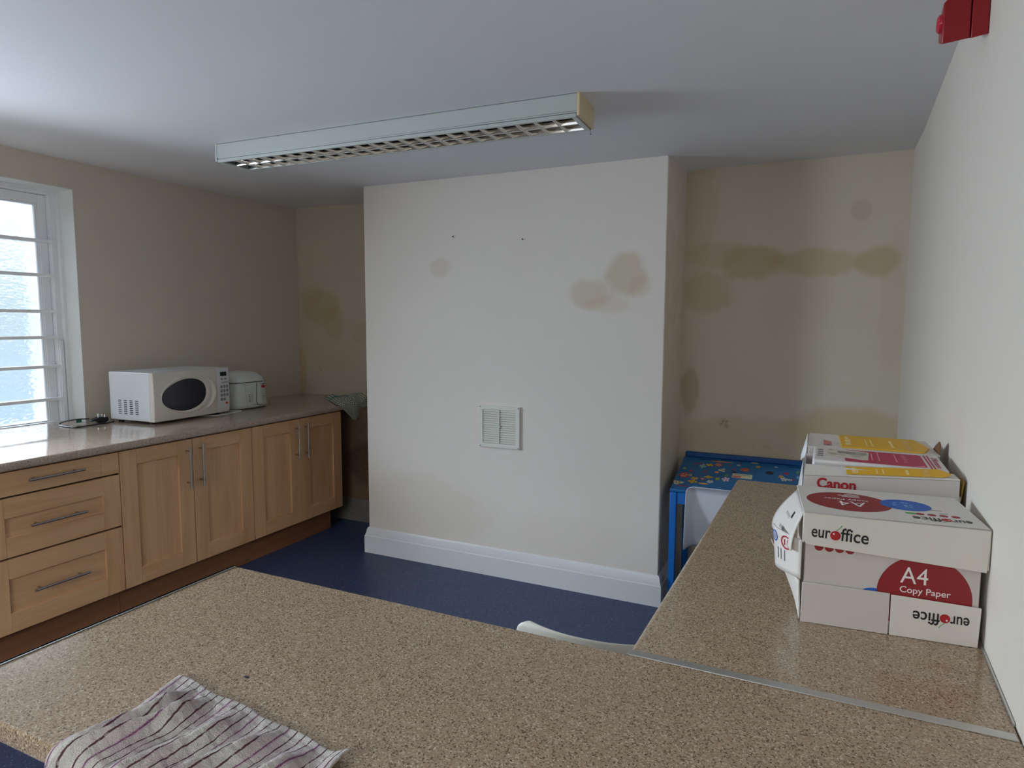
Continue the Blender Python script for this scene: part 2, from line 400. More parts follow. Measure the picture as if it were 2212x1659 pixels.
for v in ext['geom']:
    if isinstance(v, bmesh.types.BMVert): v.co.z = 2.75
struct('ceiling', b, M['ceiling'], angle=30)
struct('floor', B().box(-4.35, .7, -2.7, 4.6, -.1, 0), M['vinyl'], smooth=False)
# left wall with two openings, the nearer one added to let in light
Y0, Y1, ZS, ZT = 1.45, 2.385, .872, 2.275
V0, V1 = .50, 1.36
b = B(); XW, XO = -3.94, -4.35
for (y0, y1, z0, z1) in ((-2.7, V0, 0, 2.7), (V0, V1, 0, .92), (V0, V1, 2.28, 2.7), (V1, Y0, 0, 2.7), (Y0, Y1, 0, ZS), (Y0, Y1, ZT, 2.7), (Y1, 4.6, 0, 2.7)):
    b.box(XO, XW, y0, y1, z0, z1)
struct('wall_left', b, M['wall'], smooth=False)
struct('wall_alcove_left', B().box(XW, -2.6, 4.18, 4.6, 0, 2.7), M['alcove_left'], smooth=False)
struct('wall_alcove_lower', B().box(XW, -2.6, 3.86, 4.18, 0, .866), M['masonry'], smooth=False)
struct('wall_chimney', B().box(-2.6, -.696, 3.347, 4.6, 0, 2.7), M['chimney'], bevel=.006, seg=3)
struct('wall_alcove_right', B().box(-.696, .7, 3.85, 4.6, 0, 2.7), M['alcove_right'], smooth=False)
b = B(); fx = lambda y: .30 + (y-1.1)*.04364
b.prism([(fx(-2.7), -2.7), (.8, -2.7), (.8, 4.6), (fx(4.6), 4.6)], Matrix.Identity(4), 0, 2.7)
struct('wall_right', b, M['wall_right'], smooth=False)
b = B()
for (x0, x1, z0, z1) in ((-4.35, -2.25, 0, 2.7), (-.35, .8, 0, 2.7), (-2.25, -.35, 0, .9), (-2.25, -.35, 2.2, 2.7)): b.box(x0, x1, -2.2, -1.85, z0, z1)  # opening added for the rear fill light
struct('wall_rear', b, M['rear'], smooth=False)
# skirting round the chimney breast
PR = [(0, 0), (.022, 0), (.022, .112), (.017, .118), (.017, .124), (.012, .140), (.010, .156), (.004, .166), (0, .168)]
def skirting(name, path, mat):
    b = B(); rings = []
    P = [Vector((x, y, 0)) for x, y in path]
    for i, p in enumerate(P):
        n = Vector((0, 0, 0)); k = 0
        for a, c in ((i-1, i), (i, i+1)):
            if a >= 0 and c < len(P):
                d = (P[c]-P[a]).normalized(); m = Vector((d.y, -d.x, 0)); n += m; k += 1
        n /= k; n = n/ n.length_squared
        rings.append([p + n*q[0] + Vector((0, 0, q[1])) for q in PR])
    return struct(name, b.rings(rings, cap=True), mat, angle=25)
skirting('baseboard_chimney', [(-2.6, 3.84), (-2.6, 3.347), (-.696, 3.347), (-.696, 3.83)], M['gloss'])
skirting('baseboard_alcove_left', [(-3.6, 3.86), (-2.63, 3.86)], plain('dirty_skirting', lin(116, 110, 102), .7, var=.4, scale=9))

# ---------------------------------------------------------------- window
win = bpy.data.objects.new('window_1', None); COL.objects.link(win); win.location = (-4.12, 1.92, .91); win['kind'] = 'structure'
WM['window_1'] = Matrix.Translation(win.location)
def wbox(b, y0, y1, z0, z1, x0, x1): return b.box(x0, x1, y0, y1, z0, z1)
b = B(); FZ0 = .908
wbox(b, 2.335, 2.385, FZ0, ZT, -4.20, -4.085); wbox(b, Y0, Y0+.05, FZ0, ZT, -4.20, -4.085)
wbox(b, Y0+.05, 2.335, 2.245, ZT, -4.20, -4.085); wbox(b, Y0+.05, 2.335, FZ0-.02, FZ0+.004, -4.20, -4.10)
wbox(b, 2.363, 2.385, FZ0, ZT, -4.085, -4.06); wbox(b, Y0+.05, 2.363, 2.258, ZT, -4.085, -4.06)
wbox(b, 2.338, 2.36, FZ0, 1.40, -4.085, -4.07)
put('window_frame', b, M['frame'], win, bevel=.003)
b = B()
wbox(b, 2.29, 2.334, FZ0+.004, 2.243, -4.165, -4.12); wbox(b, Y0+.052, Y0+.097, FZ0+.004, 2.243, -4.165, -4.12)
wbox(b, Y0+.097, 2.29, 2.19, 2.243, -4.165, -4.12)
wbox(b, 2.276, 2.29, FZ0+.004, 2.19, -4.158, -4.130); wbox(b, 2.284, 2.29, FZ0+.004, 2.19, -4.130, -4.124)
wbox(b, Y0+.097, 2.276, 2.182, 2.19, -4.158, -4.130); wbox(b, Y0+.097, 2.276, FZ0+.004, FZ0+.01, -4.158, -4.130)
put('sash', b, M['frame'], win, bevel=.0025)
put('glass_pane', B().box(-4.146, -4.142, Y0+.09, 2.284, FZ0+.006, 2.186), M['glass'], win, smooth=False)
for k, z in enumerate((1.974, 1.777, 1.567, 1.415, 1.243, 1.048)):
    b = B(); b.box(-4.118, -4.072, Y0+.055, 2.335, z-.009, z+.009)
    b.box(-4.0718, -4.0695, 2.315, 2.325, z-.002, z+.004)
    put('security_bar', b, M['bar'], win, bevel=.003)

b = B(); b.box(-4.0848, -3.9385, Y1-.004, Y1-.0005, .9085, ZT-.0005); b.box(-4.0848, -3.9385, Y0+.0005, Y0+.004, .9085, ZT-.0005); b.box(-4.0848, -3.9385, Y0+.0005, Y1-.0005, ZT-.004, ZT-.0005)
struct('trim_1', b, plain('reveal_white_paint', lin(234, 236, 232), .5, var=.03), smooth=False)

w2 = bpy.data.objects.new('added_window', None); COL.objects.link(w2); w2.location = (-4.24, .93, .92); w2['kind'] = 'structure'  # unseen second window, added around the side fill light
WM['added_window'] = Matrix.Translation(w2.location)
rect = lambda y0, y1, z0, z1, x: [(x, y0, z0), (x, y1, z0), (x, y1, z1), (x, y0, z1)]
LP = [rect(V0, V1, .921, 2.279, -4.29), rect(V0, V1, .921, 2.279, -4.19), rect(V0+.06, V1-.06, .98, 2.22, -4.19), rect(V0+.06, V1-.06, .98, 2.22, -4.29)]
b = B(); b.rings(LP+[LP[0]], cap=False); bmesh.ops.remove_doubles(b.bm, verts=b.bm.verts[:], dist=1e-5)
put('window_frame', b, M['frame'], w2, bevel=.003)
put('glass_pane', B().box(-4.246, -4.242, V0+.055, V1-.055, .975, 2.225), M['glass'], w2, smooth=False)

# ================================================================ fitted units on the left
XD = -3.11                         # face of the doors
def handle(parent, y0, z0, y1, z1):
    b = B(); x = XD+.033
    b.tube([(x, y0, z0), (x, y1, z1)], .006, 12)
    for t in (.13, .87):
        y, z = y0+(y1-y0)*t, z0+(z1-z0)*t
        b.tube([(XD-.001, y, z), (x, y, z)], .0048, 10)
    return put('handle', b, M['steel'], parent)
def shaker(name, parent, y0, y1, z0, z1, grain, sl=.088, sr=.088, rt_=.078, rb=.088, flat=False):
    g = .0021; y0 += g; y1 -= g; z0 += g; z1 -= g
    b = B(); X = XD
    if flat:
        b.box(X-.019, X, y0, y1-sr, z0, z1); b.box(X-.019, X, y1-sr+.0006, y1, z0, z1)
    else:
        b.box(X-.019, X, y0, y0+sl, z0, z1, 1); b.box(X-.019, X, y1-sr, y1, z0, z1, 1)
        b.box(X-.019, X-.0003, y0+sl, y1-sr, z1-rt_, z1, 2); b.box(X-.019, X-.0003, y0+sl, y1-sr, z0, z0+rb, 2)
        b.box(X-.017, X-.010, y0+sl-.004, y1-sr+.004, z0+rb-.004, z1-rt_+.004, 0)
    return put(name, b, [M[grain], M['maple'], M['maple_h']], parent, bevel=.0012, seg=1)
def unit(name, label, y0, y1):
    t = thing(name, label, 'cabinet', (XD, (y0+y1)/2, 0))
    put('carcass', B().box(-3.70, XD-.022, y0+.003, y1-.003, .15, .862), M['carcass'], t)
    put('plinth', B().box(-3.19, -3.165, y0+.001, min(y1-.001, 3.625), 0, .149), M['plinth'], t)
    return t
u = unit('drawer_unit', 'maple three-drawer base unit, nearest the window end of the left run', 1.427, 2.030)
dr = shaker('drawer', u, 1.427, 2.030, .755, .864, 'maple_h', flat=True); dr['label'] = 'shallow flat-fronted top drawer'; handle(dr, 1.605, .816, 1.845, .816)
dr = shaker('drawer', u, 1.427, 2.030, .486, .751, 'maple_h', rt_=.088, rb=.088); handle(dr, 1.603, .614, 1.843, .614)
dr = shaker('drawer', u, 1.427, 2.030, .150, .482, 'maple_h', rt_=.088, rb=.088); handle(dr, 1.600, .319, 1.838, .319)
u = unit('double_cupboard', 'added maple two-door base cupboard out of view left of the drawer unit, shading the floor', .590, 1.427)  # unseen unit added to keep the side light off the near floor
d_ = shaker('door', u, .590, 1.008, .150, .864, 'maple'); handle(d_, .966, .59, .966, .832)
d_ = shaker('door', u, 1.008, 1.427, .150, .864, 'maple'); handle(d_, 1.050, .59, 1.050, .832)
u = unit('double_cupboard', 'maple two-door base cupboard between the drawers and the far cupboard', 2.030, 2.869)
d_ = shaker('door', u, 2.030, 2.449, .150, .864, 'maple'); handle(d_, 2.408, .59, 2.408, .832)
d_ = shaker('door', u, 2.449, 2.869, .150, .864, 'maple'); handle(d_, 2.491, .59, 2.491, .833)
u = unit('double_cupboard', 'maple two-door base cupboard at the far end, under the green checked towel', 2.869, 3.700)
d_ = shaker('door', u, 2.869, 3.281, .150, .864, 'maple'); handle(d_, 3.238, .593, 3.238, .832)
d_ = shaker('door', u, 3.281, 3.700, .150, .864, 'maple'); handle(d_, 3.325, .59, 3.325, .834)

def bullnose(x_front, ztop=.908, zbot=.869, r=.017, n=7, sgn=1):
    """profile (x, z) of a post-formed worktop front, running from the top to the underside"""
    P = []
    for k in range(n+1):
        a = R(90 - 90*k/n); P.append((x_front - sgn*(r - r*math.cos(a)), ztop - r + r*math.sin(a)))
    for k in range(n+1):
        a = R(0 - 90*k/n); P.append((x_front - sgn*(.012 - .012*math.cos(a)), zbot + .012 + .012*math.sin(a)))
    return P
b = B(); pf = bullnose(-3.088)
prof = [(-3.938, .908)] + pf + [(-3.938, .869)]
b.rings([[(x, y, z) for x, z in prof] for y in (.585, 1.4, 2.4, 3.4, 4.178)])  # near end carried on out of view to shade the floor
b.box(-4.10, -3.9385, Y0+.002, Y1-.002, .8725, .908)
o = put('worktop', b, M['laminate_pink'], angle=30)
tag(o, 'glossy taupe speckled worktop along the left wall, carrying the microwave', 'worktop')

# ================================================================ breakfast counters in the foreground
t = thing('breakfast_counter', 'wide speckled beige counter in the foreground, with the striped towel on it', 'counter', (-.5, .8, 0))
b = B()
pr = bullnose(.503, r=.006, sgn=-1)          # front towards the viewer at y = .50
prof = [(1.104, .908)] + pr + [(1.104, .869)]
b.rings([[(x, y, z) for y, z in prof] for x in (-1.266, -.8, -.3)] + [[(fx(y)-.002, y, z) for y, z in prof]])
put('top', b, M['laminate'], t, angle=30)
b = B(); b.box(-1.2745, -1.2665, .505, 1.104, .866, .9105); b.box(-1.2745, -1.2655, .52, 1.104, .9085, .9105)
put('edge_strip', b, M['alu'], t, bevel=.001)['label'] = 'aluminium end strip'
for x in (-1.17, .22):
    put('support_panel', B().box(x, x+.018, .62, 1.06, 0, .869), M['maple'], t)
t = thing('side_counter', 'speckled beige counter arm running along the right wall under the paper boxes', 'counter', (.03, 1.85, 0))
b = B(); zt = .908
ang = [(-.284, 1.106), (-.245, 2.590)]
rings = []
pr = bullnose(0, r=.012, n=5, sgn=-1)
for (x0, y), x1 in zip(ang, (fx(1.106)-.003, fx(2.59)-.003)):
    rings.append([(x1, y, .908)] + [(x0+px, y, z) for px, z in pr] + [(x1, y, .869)])
b.rings(rings)
put('top', b, M['laminate'], t, angle=30)
b = B(); b.box(-.284, .296, 1.107, 1.126, .905, .9092)
put('joint_strip', b, M['alu'], t, bevel=.0004)['label'] = 'aluminium strip over the counter joint'
put('back_bead', B().prism([(fx(1.15)-.004, 1.15), (fx(1.15)-.001, 1.15), (fx(2.58)-.001, 2.58), (fx(2.58)-.004, 2.58)], Matrix.Identity(4), .907, .912), M['alu'], t)
for y in (1.45, 2.47):
    put('support_panel', B().box(-.19, fx(y)-.01, y, y+.018, 0, .869), M['maple'], t)

# ================================================================ microwave
t = thing('microwave_oven', 'white microwave oven with a dark oval window on the left worktop', 'microwave', (-3.632, 2.737, .908), R(2.8))
D, Wd, Hh, Z0 = .192, .278, .305, .017
b = B(); b.box(-D, D-.045, -Wd, Wd, Z0, Hh)
put('casing', b, plain('microwave_white_enamel', lin(232, 236, 240), .3, var=.02), t, bevel=.006, seg=3, local=True)
F = D-.044
def face_x(ly, lz): return D - .010*((ly/Wd)**2) - .006*abs((lz-.16)/.15)**3
def bulged(b, y0, y1, z0, z1, nu=16, nv=12):
    b.grid(lambda a, c: (face_x(y0+(y1-y0)*a, z0+(z1-z0)*c), y0+(y1-y0)*a, z0+(z1-z0)*c), nu, nv, uv=False)
    # sides back to the casing
    def rim(p, q, n):
        for k in range(n):
            A = (p[0]+(q[0]-p[0])*k/n, p[1]+(q[1]-p[1])*k/n); C = (p[0]+(q[0]-p[0])*(k+1)/n, p[1]+(q[1]-p[1])*(k+1)/n)
            b.face([(F, A[0], A[1]), (F, C[0], C[1]), (face_x(*C), C[0], C[1]), (face_x(*A), A[0], A[1])])
    rim((y0, z0), (y1, z0), nu); rim((y1, z0), (y1, z1), nv); rim((y1, z1), (y0, z1), nu); rim((y0, z1), (y0, z0), nv)
    b.face([(F, y0, z0), (F, y1, z0), (F, y1, z1), (F, y0, z1)])
    bmesh.ops.remove_doubles(b.bm, verts=b.bm.verts[:], dist=.0002)
    return b
mwf = plain('microwave_front_plastic', lin(220, 214, 202), .36, var=.03)
door = put('door', bulged(B(), -Wd, .176, Z0, Hh), mwf, t, bevel=.003, local=True)
def egg(cx, cz, a, h, n=48, sc=1.0):
    P = []
    for k in range(n):
        th = 2*math.pi*k/n; c, s_ = math.cos(th), math.sin(th)
        w = 1.0 - .16*(-c)*(1 if c < 0 else .4)
        P.append((cx + a*sc*c, cz + h*sc*math.copysign(abs(s_)**.88, s_)*w + .010*c*sc))
    return P
def on_face(P, d): return [(face_x(y, z)+d, y, z) for y, z in P]
b = B(); outer = egg(-.052, .165, .184, .118); inn = egg(-.074, .160, .156, .096)
b.rings([on_face(outer, .0002), on_face(egg(-.056, .164, .178, .114), .0035), on_face(egg(-.070, .161, .162, .101), .0030), on_face(inn, .0004)], cap=False)
put('window_surround', b, mwf, door, local=True)
b = B(); b.rings([on_face(inn, .0005), on_face(egg(-.074, .160, .150, .092), .0012), on_face(egg(-.074, .160, .07, .045), .0012)], cap=True)
put('oval_window', b, plain('smoked_glass', lin(44, 46, 54), .18, var=.1, scale=400), door, local=True)
b = B(); rings = []
for k in range(15):
    a = R(-62 + 124*k/14); w = .0135*math.sin(math.pi*(k+.6)/15.2)+.002
    cy, cz = .028+.118*math.cos(a), .160+.112*math.sin(a)
    rr = Vector((0, math.cos(a), math.sin(a)))
    rings.append([Vector((face_x(cy, cz)+.0165*math.sin(math.pi*(k+.7)/15.4)*math.cos(q)+.002, cy, cz)) + rr*w*math.sin(q) for q in [R(x) for x in range(-100, 101, 25)]])
b.rings(rings, cap=True)
put('handle', b, mwf, door, local=True)
cp = put('control_panel', bulged(B(), .1775, Wd, Z0, Hh, 8, 12), plain('control_panel_plastic', lin(222, 222, 222), .36, var=.02), t, bevel=.003, local=True)
def slab(b, y0, y1, z0, z1, d0, d1, mi=0):
    x = face_x((y0+y1)/2, (z0+z1)/2); b.box(x+d0, x+d1, y0, y1, z0, z1, mi); return b
put('display', slab(B(), .203, .254, .252, .279, -.002, .0030), plain('lcd_dark', lin(22, 42, 44), .2, var=0), cp, bevel=.001, local=True)
grey = plain('button_grey', lin(142, 142, 152), .45, var=.05)
def button(cy, cz, ry, rz, m=grey):
    b = B(); b.lathe([(1, -.002), (1, .0008), (.8, .0016)], (0, 0, 0), 'x', 18)
    for v in b.bm.verts: v.co = Vector((face_x(cy, cz)+v.co.x, cy+v.co.y*ry, cz+v.co.z*rz))
    put('button', b, m, cp, local=True)
button(.214, .233, .010, .0055); button(.245, .233, .010, .0055)
put('button_bar', slab(B(), .199, .266, .206, .215, -.002, .0014), plain('button_mauve', lin(170, 164, 184), .45, var=.05), cp, bevel=.003, local=True)
for r_ in range(4):
    for c_ in range(3):
        if r_ == 3 and c_ == 2: continue
        button(.208+.0245*c_, .184-.0275*r_, .0098, .0108)
button(.252, .074, .011, .0075, plain('button_red', lin(206, 62, 30), .4, var=0))
b = B()
for c_ in range(4):
    for r_ in range(8): b.box(-.105+.0475*c_-.013, -.105+.0475*c_+.013, -Wd-.0006, -Wd+.004, .055+.0112*r_, .0595+.0112*r_)
put('vent_slots', b, M['dark'], t, local=True)
for x in (-.15, .11):
    for y in (-.24, .24):
        put('foot', B().lathe([(.014, 0), (.016, .018)], (x, y, 0), n=16), M['black'], t, local=True)

# ---------------------------------------------------------------- its lead and plug
t = thing('mains_lead', 'black mains lead with a three-pin plug, looped on the worktop by the window', 'cable', (-3.8, 2.3, .908))
def spline(P, n=8):
    P = [Vector(p) for p in P]; out = []
    for i in range(len(P)-1):
        p0, p1, p2, p3 = P[max(i-1, 0)], P[i], P[i+1], P[min(i+2, len(P)-1)]
        for k in range(n):
            s_ = k/n
            out.append(.5*((2*p1)+(-p0+p2)*s_+(2*p0-5*p1+4*p2-p3)*s_*s_+(-p0+3*p1-3*p2+p3)*s_**3))
    return out+[P[-1]]
put('cable', B().tube(spline([(-3.86, 2.353, .936), (-3.875, 2.315, .938), (-3.90, 2.285, .936), (-3.935, 2.262, .928), (-3.955, 2.245, .917), (-3.93, 2.225, .913), (-3.883, 2.212, .9125), (-3.807, 2.204, .9125), (-3.755, 2.215, .9125), (-3.755, 2.265, .9125), (-3.766, 2.341, .9125), (-3.755, 2.395, .9125), (-3.766, 2.425, .9125), (-3.785, 2.452, .9125)], 6), .0036, 8), M['black'], t)
pl = put('plug', B().prism([(-.052, .002), (-.018, .012), (.0, .017), (.044, .012), (.044, -.006), (.03, -.018), (-.005, -.018), (-.018, -.003), (-.052, -.006)], frame((-3.835, 2.395, .927), (.15, 1, 0), (0, 0, 1)), -.022, .022), M['black'], t, bevel=.003)
for q in ((-3.845, -3.838, 2.394, 2.399, .938, .962), (-3.832, -3.825, 2.424, 2.429, .938, .956), (-3.855, -3.848, 2.424, 2.429, .938, .956)):
    put('pin', B().box(*q), M['steel'], pl)['label'] = 'metal plug pin'
put('cable_tag', B().box(-3.892, -3.890, 2.297, 2.328, .916, .940), plain('green_tag', lin(70, 140, 120), .5, var=.3, scale=60), t)['label'] = 'green paper tag on the cable'

# ================================================================ deep fryer
t = thing('deep_fryer', 'white deep fryer with a red oval badge beside the microwave', 'fryer', (-3.655, 3.262, .908))
frw = plain('fryer_white_plastic', lin(216, 222, 216), .38, var=.04)
def sup(cx, cy, a, c, z, n=48, p=5.0, lean=0):
    P = []
    for k in range(n):
        th = 2*math.pi*k/n; q, s_ = math.cos(th), math.sin(th)
        P.append((cx+a*math.copysign(abs(q)**(2/p), q), cy+c*math.copysign(abs(s_)**(2/p), s_), z))
    return P
b = B()
b.rings([sup(0, .0, .140, .146, .006), sup(0, 0, .150, .157, .016), sup(0, 0, .152, .158, .035), sup(0, 0, .149, .151, .10), sup(0, 0, .145, .143, .170), sup(0, 0, .142, .138, .183)])
body = put('body', b, frw, t, local=True, angle=50)
b = B(); b.rings([sup(0, 0, .134, .131, .1825), sup(0, 0, .134, .131, .190)])
put('seam', b, M['dark'], body, local=True)
b = B(); b.rings([sup(0, 0, .142, .138, .1885), sup(0, 0, .143, .138, .196), sup(-.003, -.002, .138, .126, .222), sup(-.008, -.006, .120, .106, .245), sup(-.012, -.008, .085, .075, .256), sup(-.015, -.01, .03, .03, .260)])
lid = put('lid', b, frw, t, local=True, angle=50)
put('lid_slot', B().box(.035, .043, -.065, .045, .2465, .2535), M['dark'], lid, local=True)
fr = lambda y, z: .1512 - .0006*max(0, (z-.03)/.15*10) - .35*max(0, abs(y)-.125)**1.6
def fpatch(name, P, m, d0=.0, d1=.0015, par=body):
    b = B(); a = [(fr(y, z)+d0-.004, y, z) for y, z in P]; c = [(fr(y, z)+d1, y, z) for y, z in P]
    return put(name, b.rings([a, c]), m, par, local=True)
fpatch('badge', ell(.092, .150, .0155, .0095), M['red_lens'], d1=.003)['label'] = 'red oval badge'
b = B(); G = frame((.1535, .078, .170), (0, 1, 0), (0, 0, 1)); 
for k in range(6): b.box(.1465, .1495, .080+.0046*k, .0835+.0046*k, .1665, .1705+.0006*(k % 2))
put('lettering', b, M['ink_black'], body, local=True)
hp = ell(.045, .062, .022, .034, 24, 180, 360) + [(.062, .10), (.056, .178), (.036, .178), (.030, .10)]
fpatch('handle_recess', [(y+.0, z) for y, z in ell(.045, .062, .0265, .039, 24, 180, 360) + [(.068, .105), (.061, .178), (.033, .178), (.0255, .10)]], plain('fryer_recess', lin(96, 100, 98), .5), d1=.003)
fpatch('handle', hp, frw, d1=.010)
fpatch('button', ell(-.028, .142, .018, .010), frw, d1=.004)
b = B()
for k in range(5):
    z = .098-.0115*k
    b.box(fr(-.03, z), fr(-.03, z)+.0012, -.042, -.028, z, z+.005); b.box(fr(-.01, z), fr(-.01, z)+.0012, -.022, -.006, z+.001, z+.004)
for k in range(14):
    a = R(20+320*k/13); b.box(fr(.095, .08), fr(.095, .08)+.0012, .095+.018*math.cos(a)-.0012, .095+.018*math.cos(a)+.0012, .082+.024*math.sin(a)-.0012, .082+.024*math.sin(a)+.0012)
b.box(.148, .1515, .086, .106, .080, .0825); b.box(.1495, .1528, -.010, .058, .028, .0305); b.box(.149, .1528, .052, .108, .019, .022)
put('printed_marks', b, M['ink_grey'], body, local=True)
b = B(); rings = [[(fr(y, z)+.0006, y, z) for y, z in ((-.072+.001*k, .182-.0125*k*1.0), (-.0706+.001*k, .182-.0125*k*1.0))] for k in range(14)]
b.rings(rings, closed=False)
put('panel_line', b, M['ink_grey'], body, local=True)
o = put('white_flex', B().tube(spline([(-3.60, 3.06, .9115), (-3.53, 3.115, .9115), (-3.485, 3.135, .9115), (-3.468, 3.10, .9115), (-3.458, 3.03, .9115), (-3.447, 2.95, .9115), (-3.47, 2.88, .9115), (-3.56, 2.84, .9115)], 6), .0033, 8), M['white_plastic'])
tag(o, 'thin white flex curling out from under the microwave', 'cable')

# ================================================================ green checked towel on the far worktop corner
def check_cloth(name, base, lines):
    """lines: (axis, [(centre, half width, strength)], colour)"""
    t = NT(name); s = t.n('ShaderNodeSeparateXYZ'); t.l(t.tc.outputs['UV'], s.inputs[0])
    c = t.mix(t.math('MULTIPLY', t.noise(60, 3), .25), base, [x*.78 for x in base])
    for ax, per, w, st, colr, off in lines:
        f = t.math('FRACT', t.math('ADD', t.math('MULTIPLY', s.outputs[ax], per), off)); d = t.math('ABSOLUTE', t.math('SUBTRACT', f, .5))
        c = t.mix(t.math('MULTIPLY', t.smooth(d, w*1.25, w*.8), st), c, colr)
    nb = t.bump(t.noise(900, 2, .6, t.mapping((1, 1, 1), 'Object')), .5, .002)
    return t.done(c, .9, 0, nb, .1)
rows = [(0, (3.93, .37), (4.11, .22)), (.3, (3.80, .20), (4.09, .10)), (.5, (3.66, .03), (4.03, .01)), (.62, (3.655, -.012), (3.985, -.022)), (.8, (3.725, -.068), (3.905, -.078)), (1, (3.795, -.122), (3.825, -.128))]
def lerp_rows(v):
    for (t0, a0, b0), (t1, a1, b1) in zip(rows, rows[1:]):
        if v <= t1+1e-9:
            k = (v-t0)/(t1-t0); return [a0[i]+(a1[i]-a0[i])*k for i in (0, 1)], [b0[i]+(b1[i]-b0[i])*k for i in (0, 1)]
def green_fn(u, v):
    a, c = lerp_rows(v); y = a[0]+(c[0]-a[0])*u; q = a[1]+(c[1]-a[1])*u
    n = noise.noise(Vector((y*13, q*13, 3)))*.010 + noise.noise(Vector((y*30, q*30, 9)))*.005
    plump = .030*(min(1, u*7)*min(1, (1-u)*9)*min(1, v*9+.12))**.5*max(.35, 1-v*.9)
    roll = .024*math.exp(-((u-.86)/.10)**2)*max(0, 1-abs(v-.33)/.34) + .016*math.exp(-((u-.16)/.10)**2)*max(0, 1-v/.45)
    top = plump+roll+n*1.2*min(1, min(u, 1-u)*8)
    if q > .012: return (-3.088-q, y, .9125+max(.001, top))
    if q > -.012:
        k = (q+.012)/.024
        return (-3.088+.014*(1-k)-.012*k+.012*math.sin(k*3.1), y, .897+.0155*k+max(.001, top)*k**.7)
    return (-3.072+n*.9+roll*.5, y, .909+q)
t_ = check_cloth('green_checked_cotton', lin(206, 208, 192), [(0, 17, .12, .85, lin(58, 78, 68), 0), (1, 36, .12, .85, lin(58, 78, 68), 0), (1, 1, .022, .85, lin(40, 130, 110), .25)])
o = put('tea_towel', B().grid(green_fn, 44, 60), t_, solid=.0022, sub=1)
tag(o, 'green and white checked tea towel hanging over the far worktop corner', 'towel')

# ================================================================ striped towel on the near counter
def towel_fn(u, v):
    # u across (left to right), v from the far hem to the hanging hem
    L = .30; q = v*L
    yf = .703 - .045*u + .003*math.sin(u*19); xl = -.948 + .398*u
    x = xl + .012*math.sin(v*5+u*3)*min(1, v*3) - .004*v + .014*(1-u)*math.sin(v*3.2)
    y = yf - q
    fold = 0
    for (c0, c1, w, a) in ((.15, .02, .030, .011), (.27, .10, .04, .014), (.46, .36, .05, .009), (.66, .55, .05, .012), (.85, .80, .05, .012)):
        c = c0+(c1-c0)*v*1.6; fold += 1.5*a*math.exp(-((u-c)/w)**2)*min(1, max(0, v-.04)*6)
    fold += .0035*noise.noise(Vector((u*9, v*7, 1))) + .0016*noise.noise(Vector((u*28, v*22, 5))) + .0009*noise.noise(Vector((u*70, v*55, 2)))
    edge = min(u, 1-u, v)*14
    lift = .0035 + fold*min(1, .35+edge) + (.016*math.exp(-((u-1)/.05)**2)*math.exp(-((v-.05)/.12)**2))
    yt = .512                                    # where the worktop edge starts to turn
    if y >= yt: return (x, y, .909+max(.002, lift))
    d = yt-y; r = .012; arc = r*math.pi/2
    if d < arc:
        a = d/r; return (x, yt-(r+max(.001, lift))*math.sin(a)*1.0, .909-r+(r+max(.002, lift))*math.cos(a))
    return (x, yt-r-max(.001, lift)-.004*math.sin(u*14), .909-r-(d-arc))
def terry():
    t = NT('striped_terry_cotton'); s = t.n('ShaderNodeSeparateXYZ'); t.l(t.tc.outputs['UV'], s.inputs[0])
    u, v = s.outputs[0], s.outputs[1]
    wob = t.math('MULTIPLY', t.math('SUBTRACT', t.noise(55, 2), .5), .006)
    uu = t.math('ADD', u, wob)
    c = t.mix(t.noise(40, 4), lin(236, 230, 220), lin(212, 204, 194))
    f = t.math('FRACT', t.math('MULTIPLY', v, 3.1)); band = t.smooth(t.math('ABSOLUTE', t.math('SUBTRACT', f, .5)), .30, .20)
    c = t.mix(t.math('MULTIPLY', band, .40), c, lin(190, 166, 172))
    f2 = t.math('FRACT', t.math('MULTIPLY', v, 9.3)); c = t.mix(t.math('MULTIPLY', t.smooth(t.math('ABSOLUTE', t.math('SUBTRACT', f2, .5)), .12, .08), .25), c, lin(150, 110, 128))
    f = t.math('FRACT', t.math('MULTIPLY', uu, 24)); d = t.math('ABSOLUTE', t.math('SUBTRACT', f, .5))
    brk = t.smooth(t.noise(150, 3), .30, .48)
    c = t.mix(t.math('MULTIPLY', t.math('MULTIPLY', t.smooth(d, .09, .055), .92), t.math('ADD', .45, t.math('MULTIPLY', brk, .55))), c, lin(84, 24, 50))
    f = t.math('FRACT', t.math('ADD', t.math('MULTIPLY', uu, 6), .37)); d = t.math('ABSOLUTE', t.math('SUBTRACT', f, .5))
    c = t.mix(t.math('MULTIPLY', t.smooth(d, .07, .03), .3), c, lin(186, 120, 164))
    h = t.math('ADD', t.noise(420, 3, .7), t.math('MULTIPLY', t.noise(120, 3), .8))
    return t.done(c, .95, 0, t.bump(h, 1.0, .005), .1)
o = put('tea_towel', B().grid(towel_fn, 160, 120), terry(), solid=.0035)
tag(o, 'crumpled white terry towel with maroon stripes on the foreground counter', 'towel')

